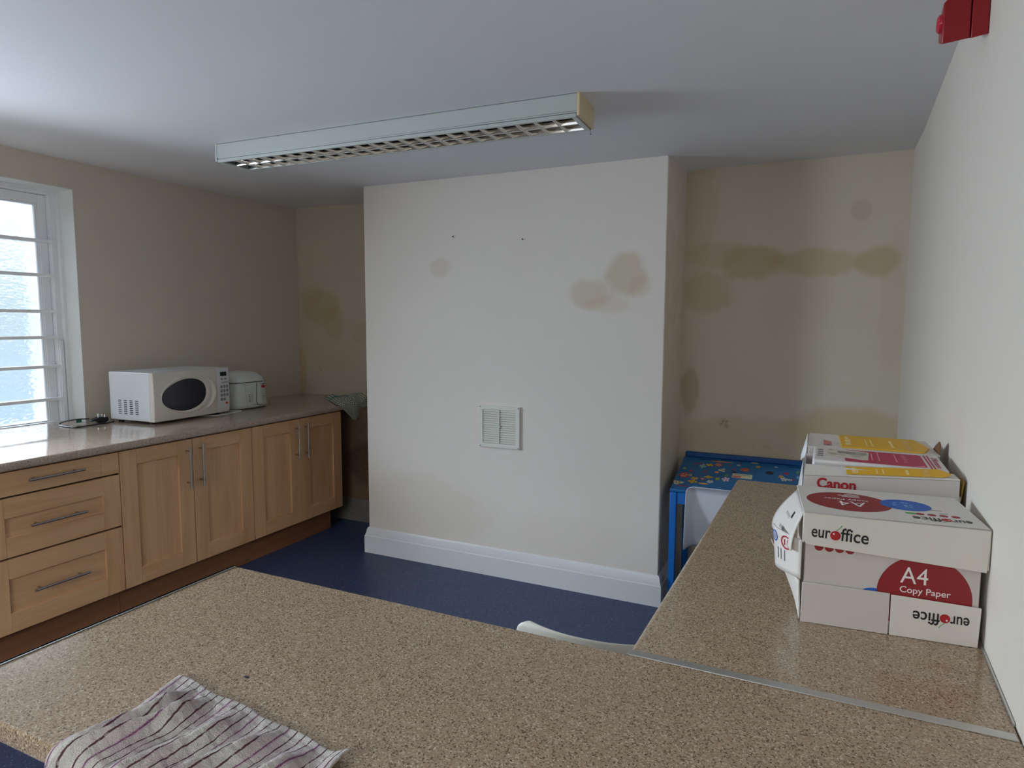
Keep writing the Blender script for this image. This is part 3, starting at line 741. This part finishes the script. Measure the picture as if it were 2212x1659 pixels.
# ================================================================ fluorescent ceiling light
t = thing('ceiling_light', 'long unlit fluorescent fitting with silver louvres on the ceiling', 'light', (-2.622, 2.258, 2.2705), R(1.8))
L, Wl, Hl = 1.812, .188, .081
fit = M['fitting']
b = B(); b.box(.012, L-.012, 0, .004, .018, Hl); b.box(.012, L-.012, Wl-.004, Wl, .018, Hl); b.box(.012, L-.012, 0, Wl, Hl-.004, Hl)
b.box(.012, L-.012, .0035, .006, .012, .019)
put('housing', b, fit, t, bevel=.0015, local=True)
capm = plain('yellowed_end_cap', lin(222, 204, 164), .45, var=.05)
for x in (0, L-.012):
    o = put('end_cap', B().box(x, x+.012, -.001, Wl+.001, .0, Hl+.001), capm if x else fit, t, bevel=.002, local=True)
    if x: o['label'] = 'yellowed end cap'
lv = put('louvre', B().box(.014, L-.014, .001, .014, -.004, .010).box(.014, L-.014, Wl-.014, Wl-.001, -.004, .010).box(.014, .034, .014, Wl-.014, -.004, .004).box(L-.034, L-.014, .014, Wl-.014, -.004, .004), fit, t, bevel=.001, local=True)
b = B(); x0, x1 = .034, L-.034; n = 23
# parabolic side reflectors and the middle spine
def strip(y_of):
    b.grid(lambda a, c: (x0+(x1-x0)*a, y_of(c), -.002+.050*c), 1, 8, uv=False)
strip(lambda c: .015-.006*c*c+.012*c); strip(lambda c: Wl-.015+.006*c*c-.012*c)
strip(lambda c: Wl/2-.003-.010*c*c*0-.016*c+.016*c*c); strip(lambda c: Wl/2+.003+.016*c-.016*c*c)
b.box(x0, x1, Wl/2-.003, Wl/2+.003, -.0036, -.0015, 1)
for k in range(1, n):
    xc = x0+(x1-x0)*k/n
    for y0, y1 in ((.015, Wl/2-.003), (Wl/2+.003, Wl-.015)):
        for s_ in (-1, 1):
            b.grid(lambda a, c: (xc+s_*(.0035+.009*(1-c)**0*c*(1-c)), y0+(y1-y0)*a, -.003+.030*c), 1, 6, uv=False)
        b.box(xc-.003, xc+.003, y0, y1, -.0037, -.0025, 1)
put('reflector', b, [M['mirror'], plain('louvre_edge', lin(206, 206, 200), .35)], lv, local=True, recalc=False)['label'] = 'mirrored reflector cells'
for y in (.055, .133):
    put('tube', B().tube([(.02, y, .050), (L-.02, y, .050)], .0128, 16), M['tube'], t, local=True)
b = B(); b.tube([(L-.012, Wl-.01, .0), (L-.010, Wl-.008, -.018)], .0007, 6); b.lathe([(.0005, -.022), (.0025, -.020), (.0005, -.017)], (L-.010, Wl-.008, -.001), n=10); b.tube([(L-.02, Wl-.004, -.002), (L-.004, Wl-.002, .004)], .002, 8)
put('louvre_clip', b, M['black'], t, local=True)

# ================================================================ wall vent
t = thing('air_vent', 'square white louvred air vent on the chimney breast', 'vent', (-1.639, 3.347, .903))
b = B(); X0, X1, ZA, ZB = -1.771, -1.507, .779, 1.027; i0, i1, zi0, zi1 = -1.746, -1.533, .804, 1.003; ya, yb = 3.331, 3.346
rc = lambda x0, x1, z0, z1, y: [(x0, y, z0), (x1, y, z0), (x1, y, z1), (x0, y, z1)]
LP = [rc(X0, X1, ZA, ZB, yb), rc(X0, X1, ZA, ZB, ya), rc(i0, i1, zi0, zi1, ya), rc(i0, i1, zi0, zi1, yb)]
b.rings(LP+[LP[0]], cap=False); bmesh.ops.remove_doubles(b.bm, verts=b.bm.verts[:], dist=1e-5)
put('flange', b, M['vent_white'], t, bevel=.003, seg=2)
put('backing', B().box(i0-.002, i1+.002, 3.343, 3.346, zi0-.002, zi1+.002), M['dark'], t)
mid = (i0+i1)/2
put('mullion', B().box(mid-.003, mid+.003, 3.330, 3.344, zi0, zi1), M['vent_white'], t)
for xa, xb in ((i0, mid-.003), (mid+.003, i1)):
    for k in range(15):
        z = zi0+.0035+(zi1-zi0)*k/15
        b = B(); b.prism([(3.3325, z-.001), (3.3340, z-.0015), (3.3435, z+.0085), (3.3420, z+.0095)], frame((xa, 0, 0), (0, 1, 0), (0, 0, 1)), 0, xb-xa)
        put('slat', b, M['vent_white'], t, smooth=False)
put('slider', B().box(mid-.008, mid+.010, 3.3265, 3.334, .900, .911), M['vent_white'], t, bevel=.001)
for x in (X0+.008, X1-.008):
    for z in (ZA+.008, ZB-.008): put('screw', B().lathe([(.0028, 0), (.0028, -.0016), (.0016, -.0022)], (x, 3.3312, z), 'y', 10), M['carcass'], t)
for k, (x, z, lab) in enumerate(((-1.946, 2.013, 'small nail high on the chimney breast, left of the two'), (-1.497, 1.975, 'small nail high on the chimney breast, right of the two'))):
    b = B(); b.tube([(x, 3.349, z), (x, 3.335, z+.002)], .0018, 8); b.lathe([(.004, 0), (.004, -.002)], (x, 3.336, z+.002), 'y', 10)
    tag(put('nail', b, M['carcass']), lab, 'nail', 'nails in the chimney breast')

# ================================================================ fire alarm sounder on the right wall
ca = math.atan(.04364)
t = thing('fire_alarm_sounder', 'red fire alarm sounder high on the right wall', 'alarm', (fx(1.895), 1.895, 2.215), -ca)
def taper(x0, x1, za, zb, ch):
    near = [(x0, za), (x1, za+.004), (x1, zb), (x0+ch, zb), (x0, zb-ch)]
    far = [(x0, za+.030), (x1, za+.034), (x1, zb), (x0+ch, zb), (x0, zb-ch)]
    return B().rings([[(x, -.052, z) for x, z in near], [(x, .030, z) for x, z in far]])
put('base', taper(-.034, -.001, -.050, .056, .003), M['red_plastic'], t, bevel=.004, local=True)
sb = put('sounder_body', taper(-.090, -.0355, -.053, .054, .014), M['red_plastic'], t, bevel=.004, local=True)
put('beacon_lens', B().lathe([(.021, -.088), (.020, -.096), (.015, -.100), (.006, -.101)], (0, -.026, .002), 'x', 20), M['red_lens'], t, local=True)['label'] = 'translucent red lens'

# ================================================================ blue desk in the right alcove
t = thing('school_desk', 'blue metal desk with a sticker-covered sloping lid in the right alcove', 'desk', (-.15, 3.6, 0))
bx0, bx1, yf, yb_, zf, zb_ = -.652, .330, 3.37, 3.80, .640, .735
sl = math.atan2(zb_-zf, yb_-yf); LM = frame((bx0, yf, zf), (1, 0, 0), (0, math.cos(sl), math.sin(sl))); LL = math.hypot(zb_-zf, yb_-yf)
WDT = bx1-bx0
lid = put('lid', B().prism([(0, 0), (WDT, 0), (WDT, LL), (0, LL)], LM, -.016, 0), M['blue_lid'], t, bevel=.003)
hm = plain('hinge_dark', lin(10, 30, 56), .5)
for q in (.09, .56): put('hinge', B().prism([(q, LL-.026), (q+.10, LL-.026), (q+.10, LL-.020), (q, LL-.020)], LM, 0, .0015), hm, lid)
b = B(); b.box(bx0+.004, bx1, 3.803, 3.825, .60, .757); b.box(bx0+.004, bx1, 3.796, 3.825, .7345, .764)
put('back_rail', b, plain('dark_blue_enamel', lin(0, 74, 140), .45, var=.1), t, bevel=.006, seg=3)
b = B(); b.box(bx0+.036, bx1-.036, 3.380, 3.395, .560, .622)
put('apron', b, M['blue_metal'], t, bevel=.003)
b = B(); b.box(bx0+.003, bx0+.02, 3.41, 3.80, .56, .62); put('side_rail', b, M['blue_metal'], t, bevel=.003)
b = B(); b.box(bx1-.02, bx1-.003, 3.41, 3.80, .56, .62); put('side_rail', b, M['blue_metal'], t, bevel=.003)
put('tray', B().box(bx0+.02, bx1-.02, 3.395, 3.80, .56, .568), M['blue_metal'], t)
for x in (bx0+.001, bx1-.036):
    for y, z in ((3.372, .6235), (3.768, .71)): put('leg', B().box(x, x+.035, y, y+.035, 0, z), M['blue_metal'], t, bevel=.004)
STK = [('yg',-0.623,0.272,0.009,0.013),('red',-0.583,0.246,0.009,0.013),('red',-0.509,0.254,0.010,0.013),('cream',-0.422,0.294,0.020,0.023),('orange',-0.447,0.261,0.013,0.014),('redflower',-0.609,0.185,0.032,0.036),('cream',-0.580,0.192,0.013,0.015),('cyan',-0.531,0.324,0.018,0.024),('yellow',-0.497,0.347,0.020,0.017),('redcream',-0.451,0.360,0.022,0.026),('yellow',-0.549,0.158,0.021,0.015),('pink',-0.508,0.162,0.013,0.014),('yellow',-0.481,0.190,0.022,0.016),('yellow',-0.553,0.117,0.023,0.022),('white',-0.465,0.136,0.017,0.018),('yg',-0.433,0.179,0.013,0.019),('lilac',-0.391,0.182,0.020,0.027),('green',-0.393,0.233,0.013,0.017),('cream',-0.625,0.086,0.029,0.024),('red',-0.593,0.047,0.031,0.009),('red',-0.560,0.345,0.033,0.015),('orange2',-0.437,0.405,0.071,0.009),('orange3',-0.495,0.104,0.030,0.009),('black',-0.360,0.285,0.012,0.015),('red',-0.366,0.315,0.008,0.009),('redorange',-0.307,0.327,0.026,0.025),('black',-0.334,0.438,0.021,0.006),('grey',-0.345,0.378,0.013,0.012),('red',-0.346,0.408,0.007,0.009),('brown',-0.392,0.366,0.010,0.011),('cream',-0.265,0.428,0.021,0.009),('tan',-0.243,0.381,0.015,0.018),('white',-0.152,0.398,0.011,0.007),('black',-0.180,0.316,0.024,0.023),('red',-0.096,0.329,0.013,0.015),('tan',-0.122,0.282,0.014,0.020),('white',-0.105,0.253,0.016,0.022),('white',-0.079,0.253,0.014,0.011),('red',-0.060,0.262,0.008,0.010),('blue',-0.038,0.294,0.011,0.022),('green',-0.043,0.356,0.009,0.023),('card',-0.313,0.241,0.051,0.027)]
for i, (k, x, y, rx, ry) in enumerate(STK):
    b = B(); cx, cy = x-bx0, y
    if k == 'card':
        b.prism([(cx-rx, cy-ry), (cx+rx, cy-ry), (cx+rx, cy+ry), (cx-rx, cy+ry)], LM, 0, .0006)
        b.prism([(cx-rx+.003, cy-ry+.004), (cx-.005, cy-ry+.004), (cx-.005, cy-.004), (cx-rx+.003, cy-.004)], LM, .0006, .0009, 1)
        for q in range(9): b.prism(ell(cx-.035+.009*q, cy+.012+.004*math.sin(q*2.1), .004, .003, 8), LM, .0006, .0009, 2)
        put('sticker', b, [M['st_card'], M['st_pink'], M['st_black']], lid); continue
    n = 28; lob = {'redflower': 6, 'yg': 4, 'lilac': 5, 'yellow': 4, 'redcream': 7, 'red': 5, 'tan': 6, 'cyan': 4, 'cream': 3 if ry > .02 else 0, 'white': 5 if rx > .015 else 0}.get(k, 0)
    amp = .26 if lob else 0
    if k in ('orange2', 'orange3') or (k == 'red' and rx > .02): lob, amp = 0, 0
    P = [(cx+rx*(1+amp*math.cos(lob*2*math.pi*q/n+i))*math.cos(2*math.pi*q/n)*.88, cy+ry*(1+amp*math.cos(lob*2*math.pi*q/n+i))*math.sin(2*math.pi*q/n)*.88) for q in range(n)]
    if k == 'red' and rx > .02: P = [(cx-rx+2*rx*q/13, cy+ry*.6*math.sin(q/13*2.2)+.003) for q in range(14)] + [(cx+rx-2*rx*q/13, cy+ry*.6*math.sin((13-q)/13*2.2)-.004) for q in range(14)]
    b.prism(P, LM, 0, .0006)
    dots = {'redflower': 'st_cream', 'cream': 'st_brown', 'yellow': 'st_redorange', 'white': 'st_dark', 'redorange': 'st_tan', 'redcream': 'st_cream', 'orange': 'st_cream', 'pink': 'st_white', 'cyan': 'st_green', 'lilac': 'st_pink'}.get(k)
    if dots and rx > .012:
        for q in range(4):
            a = q*1.7+i; b.prism(ell(cx+rx*.42*math.cos(a), cy+ry*.42*math.sin(a), rx*.2, ry*.16, 10), LM, .0006, .0009, 1)
    put('sticker', b, [M['st_'+k], M[dots or 'st_white']], lid, smooth=False)

# ================================================================ plastic chairs
def chair(label, loc, rotz, w, ztop, zseat, depth, shell_m, rim, curve):
    """moulded shell on four tube legs; faces local +y, back rest at local y = 0"""
    t = thing('plastic_chair', label, 'chair', loc, rotz)
    H = ztop-zseat
    def prof(v):
        # v 0 = top of the back, 1 = front of the seat
        if v < .5:
            k = v/.5; return (0 + .055*k*k, ztop-.012*0-(H-.06)*k, 0)
        if v < .66:
            k = (v-.5)/.16; a = R(90*k); r = .06
            return (.055+r*(1-math.cos(a))*1.0, zseat+r-r*math.sin(a), 1)
        k = (v-.66)/.34; return (.115+(depth-.115)*k, zseat+.004-.010*k*k*0+.006*math.sin(k*3.1)-.018*max(0, k-.8)*5*.5, 2)
    def fn(u, v):
        y, z, kind = prof(v); s_ = 2*u-1
        ww = w*(.5 if v < .5 else .5+.02*min(1, (v-.5)*4))
        # rounded upper corners
        if v < .5:
            dz = ztop-z; rr = .035
            if dz < rr: ww -= rr-math.sqrt(max(0, rr*rr-(rr-dz)**2))
        x = s_*ww
        wrap = curve*(abs(s_)**2.2)*(1 if v < .5 else max(0, 1-(v-.5)/.16))
        y += wrap
        if v >= .6: z += .020*abs(s_)**3
        e = min((1-abs(s_))*ww, (ztop-z) if v < .5 else 1, (1-v)*depth*1.2)
        if rim and e < rim:
            k = 1-e/rim
            if v < .62: y -= rim*k**2.2*(.75+2.2*min(v/.5, 1)**1.5)
            else: z -= rim*.8*k**2.2
        return (x, y, z)
    put('shell', B().grid(fn, 40, 60, uv=False), shell_m, t, local=True, solid=.005, sub=1, angle=60)
    for sx in (-1, 1):
        for (ya, yb2) in ((.10, .02), (depth-.10, depth-.05)):
            put('leg', B().tube([(sx*(w*.5-.07), ya, zseat-.004), (sx*(w*.5-.045), (ya+yb2)/2, zseat*.5), (sx*(w*.5-.02), yb2, .002)], .0105, 12), M['black'], t, local=True)
    b = B(); b.tube([(-(w*.5-.065), .10, zseat-.014), (w*.5-.065, .10, zseat-.014)], .009, 10); b.tube([(-(w*.5-.065), depth-.10, zseat-.014), (w*.5-.065, depth-.10, zseat-.014)], .009, 10)
    put('seat_frame', b, M['black'], t, local=True)
    return t
chair('small grey-white plastic chair pushed up to the blue desk', (-.35, 3.215, 0), 0, .375, .712, .37, .34, M['chair_grey'], .040, .0)
chair('cream plastic chair tucked in the corner where the counters meet', (-.42, 1.318, 0), R(4), .385, .808, .44, .42, M['chair_cream'], 0, .040)

# ================================================================ the paper cartons
def cherry(b, Mf, x, y, r, d=.0002, up=1):
    b.prism(ell(x, y, r, r, 20), Mf, d-.0001, d+.0001, 1)
    b.prism(ell(x-r*.35, y+r*.35, r*.2, r*.2, 8), Mf, d+.0001, d+.0002, 3)
    P = [(x+r*1.1*math.sin(k/8*1.3), y+r+r*1.3*k/8) for k in range(9)]
    b.prism([(a-.0007, c) for a, c in P]+[(a+.0007, c) for a, c in P[::-1]], Mf, d, d+.0001, 2)
def logo(parent, Mf, x, y, w, d=.0004):
    """black lettering with a cherry for the o: eur-o-ffice"""
    b = B(); h = w*.17
    text(b, 'eur', Mf, x, y, w*.335, h, .012, 0, d); cherry(b, Mf, x+w*.425, y+h*.50, h*.55, d)
    text(b, 'ffice', Mf, x+w*.515, y-h*.02, w*.485, h*1.52, .012, 0, d)
    return put('logo', b, [M['ink_black'], M['ink_crimson'], M['ink_green'], M['ink_white']], parent, local=True, smooth=False, recalc=False)
cb = thing('paper_carton', 'white copy-paper carton with a red circle, nearest box on the side counter', 'carton', (.0015, 1.388, .9085), R(4.5))
WX, DY, HZ = .304, .222, .228
put('body', B().box(.003, WX-.002, .003, DY, 0, HZ-.012), M['card_body'], cb, local=True, bevel=.002)
FB = frame((0, .0026, 0), (1, 0, 0), (0, 0, 1))
b = B()
circ = clip(ell(.212, .083, .079, .079, 64), 1, .165, True)
b.prism(circ, FB, .0002, .0004, 0)
text(b, 'A4', FB, .172, .106, .046, .032, .0, 1, .0006); text(b, 'Copy Paper', FB, .172, .083, .084, .0165, .008, 1, .0006)
text(b, '80gsm', FB, .173, .070, .012, .004, 0, 1, .0006)
b.prism(ell(.128, .054, .034, .034, 40), FB, .0001, .0003, 2)
for k in range(4): b.prism(ell(.028+.0185*k, .158, .0082, .0082, 18), FB, .0002, .0004, 0)
put('print', b, [M['ink_red'], M['ink_white'], M['ink_blue']], cb, local=True, smooth=False, recalc=False)
fl = put('lower_flap', B().box(0, .1555, -.003, .0, 0, .083), M['card_body'], cb, local=True, bevel=.001)
fl = put('lower_flap', B().prism([(.158, 0), (.303, 0), (.305, .077), (.1575, .081)], frame((0, -.0004, 0), (1, 0, 0), (0, 0, 1)), 0, .003), M['card_white'], cb, local=True, bevel=.001)
FU = frame((.287, -.0036, .056), (-1, 0, 0), (0, 0, -1)); FU2 = FU.copy()
for i in range(3): FU2[i][2] = (0, -1, 0)[i]
logo(fl, FU2, 0, 0, .092)
# upper half of the carton, pulled down over the body like a lid
b = B()
ld = [(-.002, .171), (.004, .163), (.02, .162), (.16, .154), (.308, .146), (.310, HZ), (-.003, HZ)]
b.prism(ld, frame((0, -.0040, 0), (1, 0, 0), (0, 0, 1)), 0, .0025)
b.box(-.003, .310, -.0065, DY+.003, HZ-.003, HZ)
b.box(.3085, .311, -.005, DY+.002, .15, HZ-.003)
b.box(-.0, .308, DY+.0005, DY+.003, .15, HZ-.003)
b.prism([(-.0065, HZ-.001), (-.0065, .166), (.02, .168), (.05, .185), (.13, HZ-.001)], frame((-.003, 0, 0), (0, 1, 0), (0, 0, 1)), 0, .0025)
lidc = put('lid', b, M['card_white'], cb, local=True, bevel=.001)
logo(lidc, frame((.012, -.0067, .180), (1, -.0, -.04), (0, 0, 1)), 0, 0, .101)
FT = frame((WX, .0, HZ+.0002), (-1, 0, 0), (0, -1, 0))     # top print reads from behind
FT = frame((.307, .22, HZ+.0002), (-1, 0, 0), (0, -1, 0))
b = B()
b.prism(ell(.217, .110, .080, .074, 64), FT, 0, .0002, 0); b.prism(ell(.110, .098, .046, .042, 48), FT, .0001, .0003, 2)
text(b, 'A4', FT, .185, .110, .052, .036, 0, 1, .0005); text(b, 'Copy Paper', FT, .178, .086, .085, .016, .008, 1, .0005)
for k, wd_ in enumerate((.035, .042, .028)): b.prism([(.19, .068-.010*k), (.19+wd_, .068-.010*k), (.19+wd_, .072-.010*k), (.19, .072-.010*k)], FT, .0004, .0005, 1)
for k in range(10):
    a = k*2.4; b.prism(ell(.110+.022*math.cos(a)*(k % 3)/2, .098+.018*math.sin(a), .004, .0035, 10), FT, .0004, .0005, 3)
for k in range(4): b.prism(ell(.036+.020*k, .158, .0075, .0075, 16), FT, 0, .0003, 0)
b.prism(ell(.112, .158, .010, .006, 16), FT, 0, .0003, 4)
b.prism([(.05, .118), (.09, .118), (.09, .1205), (.05, .1205)], FT, 0, .0002, 5); b.prism([(.045, .14), (.06, .14), (.06, .142), (.045, .142)], FT, 0, .0002, 5)
put('print', b, [M['ink_red'], M['ink_white'], M['ink_blue'], plain('pale_blue_ink', lin(120, 170, 220), .5), M['ink_green'], M['ink_grey']], lidc, local=True, smooth=False, recalc=False)
logo(lidc, FT, .016, .178, .098)
# the torn end flaps bulging out towards the room
def flap(name, fn, nu, nv, m, parent, label=None, th=.0025):
    o = put(name, B().grid(fn, nu, nv, uv=False), m, parent, local=True, solid=th, angle=70)
    if label: o['label'] = label
    return o
def up_fl(a, c):      # a along the depth (front to back), c from the top edge down
    out = .050*math.sin(min(1, c*1.05)*math.pi/2)*(.40+.60*a)
    return (-.003-out, .004+.19*a, HZ-.004-.082*c-.01*a*c)
f1 = flap('end_flap', up_fl, 12, 14, M['card_white'], cb, 'white end flap bulging out')
def tri_fl(a, c):
    top = .168; bot = .088+.055*(1-a)*(1-a)*0-.012*a
    z = top+(bot-top)*c; return (-.004-.050*math.sin(a*1.5)*(1-.15*c), .000+.100*a, z)
f2 = flap('end_flap', tri_fl, 10, 8, M['card_white'], cb, 'torn white end flap')
def lo_fl(a, c):
    z = .004+(.080+.030*a)*(1-c); return (-.003-(.050*a+.003)*(1-c)**1.2, .000+.16*a*(.4+.6*(1-c)), z)
f3 = flap('end_flap', lo_fl, 10, 8, M['card_white'], cb, 'lower white end flap leaning out')
put('torn_edge', B().tube([(-.006, .002, .083), (-.02, .04, .095), (-.034, .08, .104), (-.05, .13, .112), (-.054, .16, .115)], .0012, 6), M['card_brown'], cb, local=True)['label'] = 'brown torn cardboard edge'
b = B()
def on(fn, a0, a1, c0, c1, mi, d=.0022):
    P = [fn(a0, c0), fn(a1, c0), fn(a1, c1), fn(a0, c1)]
    b.face([(p[0]-d, p[1], p[2]) for p in P], mi)
def ring(fn, a0, c0, ra, rc, mi, d=.0024):
    for k in range(20):
        P = []
        for q, f in ((k, 1), (k+1, 1), (k+1, .78), (k, .78)):
            p = fn(a0+ra*f*math.cos(q*math.pi/10), c0+rc*f*math.sin(q*math.pi/10)); P.append((p[0]-d, p[1], p[2]))
        b.face(P, mi)
    for q in (-.35, .2): on(fn, a0+ra*q, a0+ra*(q+.18), c0-rc*.45, c0+rc*.45, mi, d)
for k in range(4): on(up_fl, .42+.06*k, .44+.06*k, .35, .75, 0)
on(up_fl, .30, .36, .20, .36, 1); ring(tri_fl, .80, .22, .14, .13, 2)
for k in range(3): on(tri_fl, .40+.12*k, .43+.12*k, .45, .72, 0)
ring(tri_fl, .36, .24, .16, .17, 3)
put('print', b, [M['ink_grey'], M['ink_black'], M['ink_blue'], M['ink_crimson']], cb, local=True, smooth=False, recalc=False)

def yellow_label(parent, Mf, x0, x1, y0, y1, d=.0003):
    b = B(); h = y1-y0
    b.prism([(x0+.002, y0), (x1-.02, y0), (x1, y0+h*.35), (x1-.022, y1), (x0, y1)], Mf, 0, d, 0)
    # printed lines run across the strip
    for fx_, n_, w_ in ((.06, 3, .010), (.11, 2, .003), (.30, 1, .003), (.36, 1, .003), (.58, 1, .006)):
        for k in range(n_): b.prism([(x0+(x1-x0)*fx_, y0+h*(.18+.25*k)), (x0+(x1-x0)*fx_+w_, y0+h*(.18+.25*k)), (x0+(x1-x0)*fx_+w_, y0+h*(.18+.25*k)+h*(.55/n_)), (x0+(x1-x0)*fx_, y0+h*(.18+.25*k)+h*(.55/n_))], Mf, d, d+.0002, 1)
    MM = Mf @ Matrix.Translation((x0+(x1-x0)*.74, y1-h*.10, 0)) @ Matrix.Rotation(R(-90), 4, 'Z')
    text(b, 'Yellow Label', MM, 0, 0, h*.82, .016, .006, 1, d+.0004)
    return put('yellow_print', b, [M['ink_yellow'], M['ink_cream']], parent, local=True, smooth=False, recalc=False)
def canon_print(b, Mf, x, y, w, h, d=.0005): text(b, 'Canon', Mf, x, y, w, h, .035, 0, d)
cf = thing('paper_carton', 'white carton with red lettering, open behind the nearest box', 'carton', (-.006, 1.702, .9085), R(0))
WX, DY = .322, .280
H0, H1 = .236, .256
b = B()
def wall4(b, pts, th=.003):
    b.prism(pts[0], pts[1], 0, th)
wall4(b, ([(0, 0), (WX, 0), (WX-.004, H1-.0015), (0, H0-.0015)], frame((0, .003, 0), (1, 0, 0), (0, 0, 1))))
wall4(b, ([(0, 0), (WX, 0), (WX, H1-.02), (0, H1-.02)], frame((0, DY, 0), (1, 0, 0), (0, 0, 1))))
b.box(0, .003, .003, DY-.003, 0, H0-.004); b.box(WX-.003, WX, .003, DY-.003, 0, .215); b.box(0, WX, .003, DY-.003, 0, .003)
body = put('body', b, M['card_body'], cf, local=True, bevel=.0008)
b = B(); canon_print(b, frame((.030, -.0002, .2055), (1, 0, .02), (0, 0, 1)), 0, 0, .084, .026)
put('lettering', b, M['ink_crimson'], body, local=True, smooth=False, recalc=False)
ft = put('top_flap', B().rings([[(0, 0, H0), (WX-.004, 0, H1), (WX-.006, .060, H1+.0), (.004, .060, H0+.014)], [(0, 0, H0-.003), (WX-.004, 0, H1-.003), (WX-.006, .060, H1-.003), (.004, .060, H0+.011)]]), M['card_white'], cf, local=True)
yellow_label(ft, frame((0, .002, H0+.0022), (WX, 0, H1-H0), (0, .060, .010)), .092, WX-.014, .003, .054)
b = B(); MM = frame((.05, .012, H0+.0055), (WX, 0, H1-H0), (0, .060, .010)); b.prism([(-.012, .012), (.018, .010), (.018, .012), (-.010, .0145)], MM, 0, .0003); b.prism([(-.012, .004), (-.010, .004), (-.010, .0145), (-.012, .0145)], MM, 0, .0003)
put('print', b, M['ink_crimson'], ft, local=True, smooth=False)
flap('side_flap', lambda a, c: (WX+.001+.005*c, .01+.20*a, .205+.045*c-.018*a+.004*math.sin(a*9)), 10, 3, plain('yellow_brown_card', lin(176, 140, 70), .7, var=.3, scale=20), cf, 'yellow-brown side flap standing open')
flap('side_flap', lambda a, c: (-.003-.012*c*a, .02+.18*a, .232-.09*c), 6, 3, M['card_white'], cf)

rm = thing('paper_ream', 'magenta and white wrapped paper ream lying in the open carton', 'paper ream', (.012, 1.777, 1.115), R(-1.3))
RW, RD, RH = .292, .196, .054
put('wrapper', B().box(0, RW, 0, RD, 0, RH), plain('ream_paper', lin(222, 216, 212), .5, var=.04), rm, local=True, bevel=.006, seg=3)
TM = frame((0, 0, RH+.0002), (1, 0, 0), (0, 1, 0))
b = B()
b.prism([(.080, .012), (.242, .012), (.250, .020), (.250, RD-.028), (.244, RD-.02), (.080, RD-.02), (.074, RD-.026), (.074, .018)], TM, 0, .0003, 0)
for x in (.256, .263): b.prism([(x, .006), (x+.0035, .006), (x+.0035, RD-.016), (x, RD-.016)], TM, 0, .0003, 0)
b.prism([(.218, .012), (.246, .012), (.246, .032)], TM, .0003, .0005, 1)
MM = TM @ Matrix.Translation((.270, RD-.04, 0)) @ Matrix.Rotation(R(-90), 4, 'Z'); text(b, 'Officeteam', MM, 0, 0, .135, .013, .006, 0, .0004)
MM = TM @ Matrix.Translation((.205, RD-.04, 0)) @ Matrix.Rotation(R(-90), 4, 'Z'); text(b, 'excellent', MM, 0, 0, .105, .012, .004, 1, .0006)
for x, l in ((.135, .10), (.150, .12), (.188, .11)): b.prism([(x, .05), (x+.003, .05), (x+.003, .05+l), (x, .05+l)], TM, .0003, .0005, 1)
put('print', b, [M['ink_magenta'], plain('pink_ink', lin(226, 130, 150), .5, var=0)], rm, local=True, smooth=False, recalc=False)
b = B(); b.prism([(.030, .070), (.118, .040), (.126, .045), (.132, .150), (.128, .156), (.034, .178)], TM, .0004, .0009, 0)
random.seed(3); x = .058
while x < .124:
    w_ = random.choice((.0007, .0012, .0018)); b.prism([(x, .108), (x+w_, .108), (x+w_, .142), (x, .142)], TM, .0009, .0011, 1); x += w_+random.choice((.0007, .0012))
for (xa, xb, yy) in ((.035, .055, .10), (.040, .075, .085), (.085, .118, .095), (.09, .11, .075), (.036, .046, .150)): b.prism([(xa, yy), (xb, yy), (xb, yy+.005), (xa, yy+.005)], TM, .0009, .0011, 1)
put('barcode_label', b, [plain('label_paper', lin(216, 206, 188), .5, var=.04), M['ink_grey']], rm, local=True, smooth=False)['label'] = 'torn barcode label'
b = B()
for k in range(4): b.prism([(.010+.001*k, .055+.028*k), (.024, .055+.028*k), (.024, .068+.028*k), (.010, .068+.028*k)], TM, 0, .0003)
put('print', b, M['ink_grey'], rm, local=True, smooth=False)

cr = thing('paper_carton', 'white carton with a yellow printed top, furthest box from the viewer', 'carton', (.000, 1.992, .9085), R(0))
WX, DY, HZ = .322, .215, .256
body = put('body', B().box(.002, WX-.004, .002, DY, 0, HZ-.004), M['card_body'], cr, local=True, bevel=.002)
tf = put('top_flap', B().rings([[(0, 0, HZ), (WX-.004, 0, HZ), (WX-.008, DY+.004, HZ+.002), (.004, DY+.004, HZ+.004)], [(0, 0, HZ-.0035), (WX-.004, 0, HZ-.0035), (WX-.008, DY+.004, HZ-.0025), (.004, DY+.004, HZ+.0005)]]), M['card_white'], cr, local=True)
yellow_label(tf, frame((0, 0, HZ+.0006), (1, 0, 0), (0, DY, .002)), .085, WX-.018, .012, DY-.006, .0032)
b = B(); MM = frame((.042, .03, HZ+.004), (1, 0, 0), (0, 1, .01)); b.prism([(0, 0), (.020, 0), (.020, .05), (.0, .07)], MM, 0, .0003); put('print', b, plain('faded_red_ink', lin(206, 120, 116), .5), tf, local=True, smooth=False)
flap('side_flap', lambda a, c: (-.002-.012*math.sin(a*math.pi)*c-.003*c, .006+.20*a, HZ+.004-.012*(1-a)*0-.055*c*(1.2-abs(a-.45)*1.2)), 10, 4, plain('bright_white_card', lin(236, 238, 240), .5, var=.02), cr, 'white end flap catching the light')
flap('side_flap', lambda a, c: (WX-.002, .02+.10*a, HZ-.012+.045*c*(1-.9*abs(a-.15))), 6, 3, M['card_brown'], cr, 'brown side flap standing up')

b = B(); b.rings([[(-.847+.0006*k+.002*math.cos(a), .752+.0012*math.sin(a), .9092+.0012*math.sin(a*1.3)) for a in (0, 1.2, 2.4, 3.6, 4.8)] for k in range(-8, 9, 4)])
tag(put('crumb', b, M['dark']), 'tiny dark crumb lying alone on the foreground counter', 'crumb')
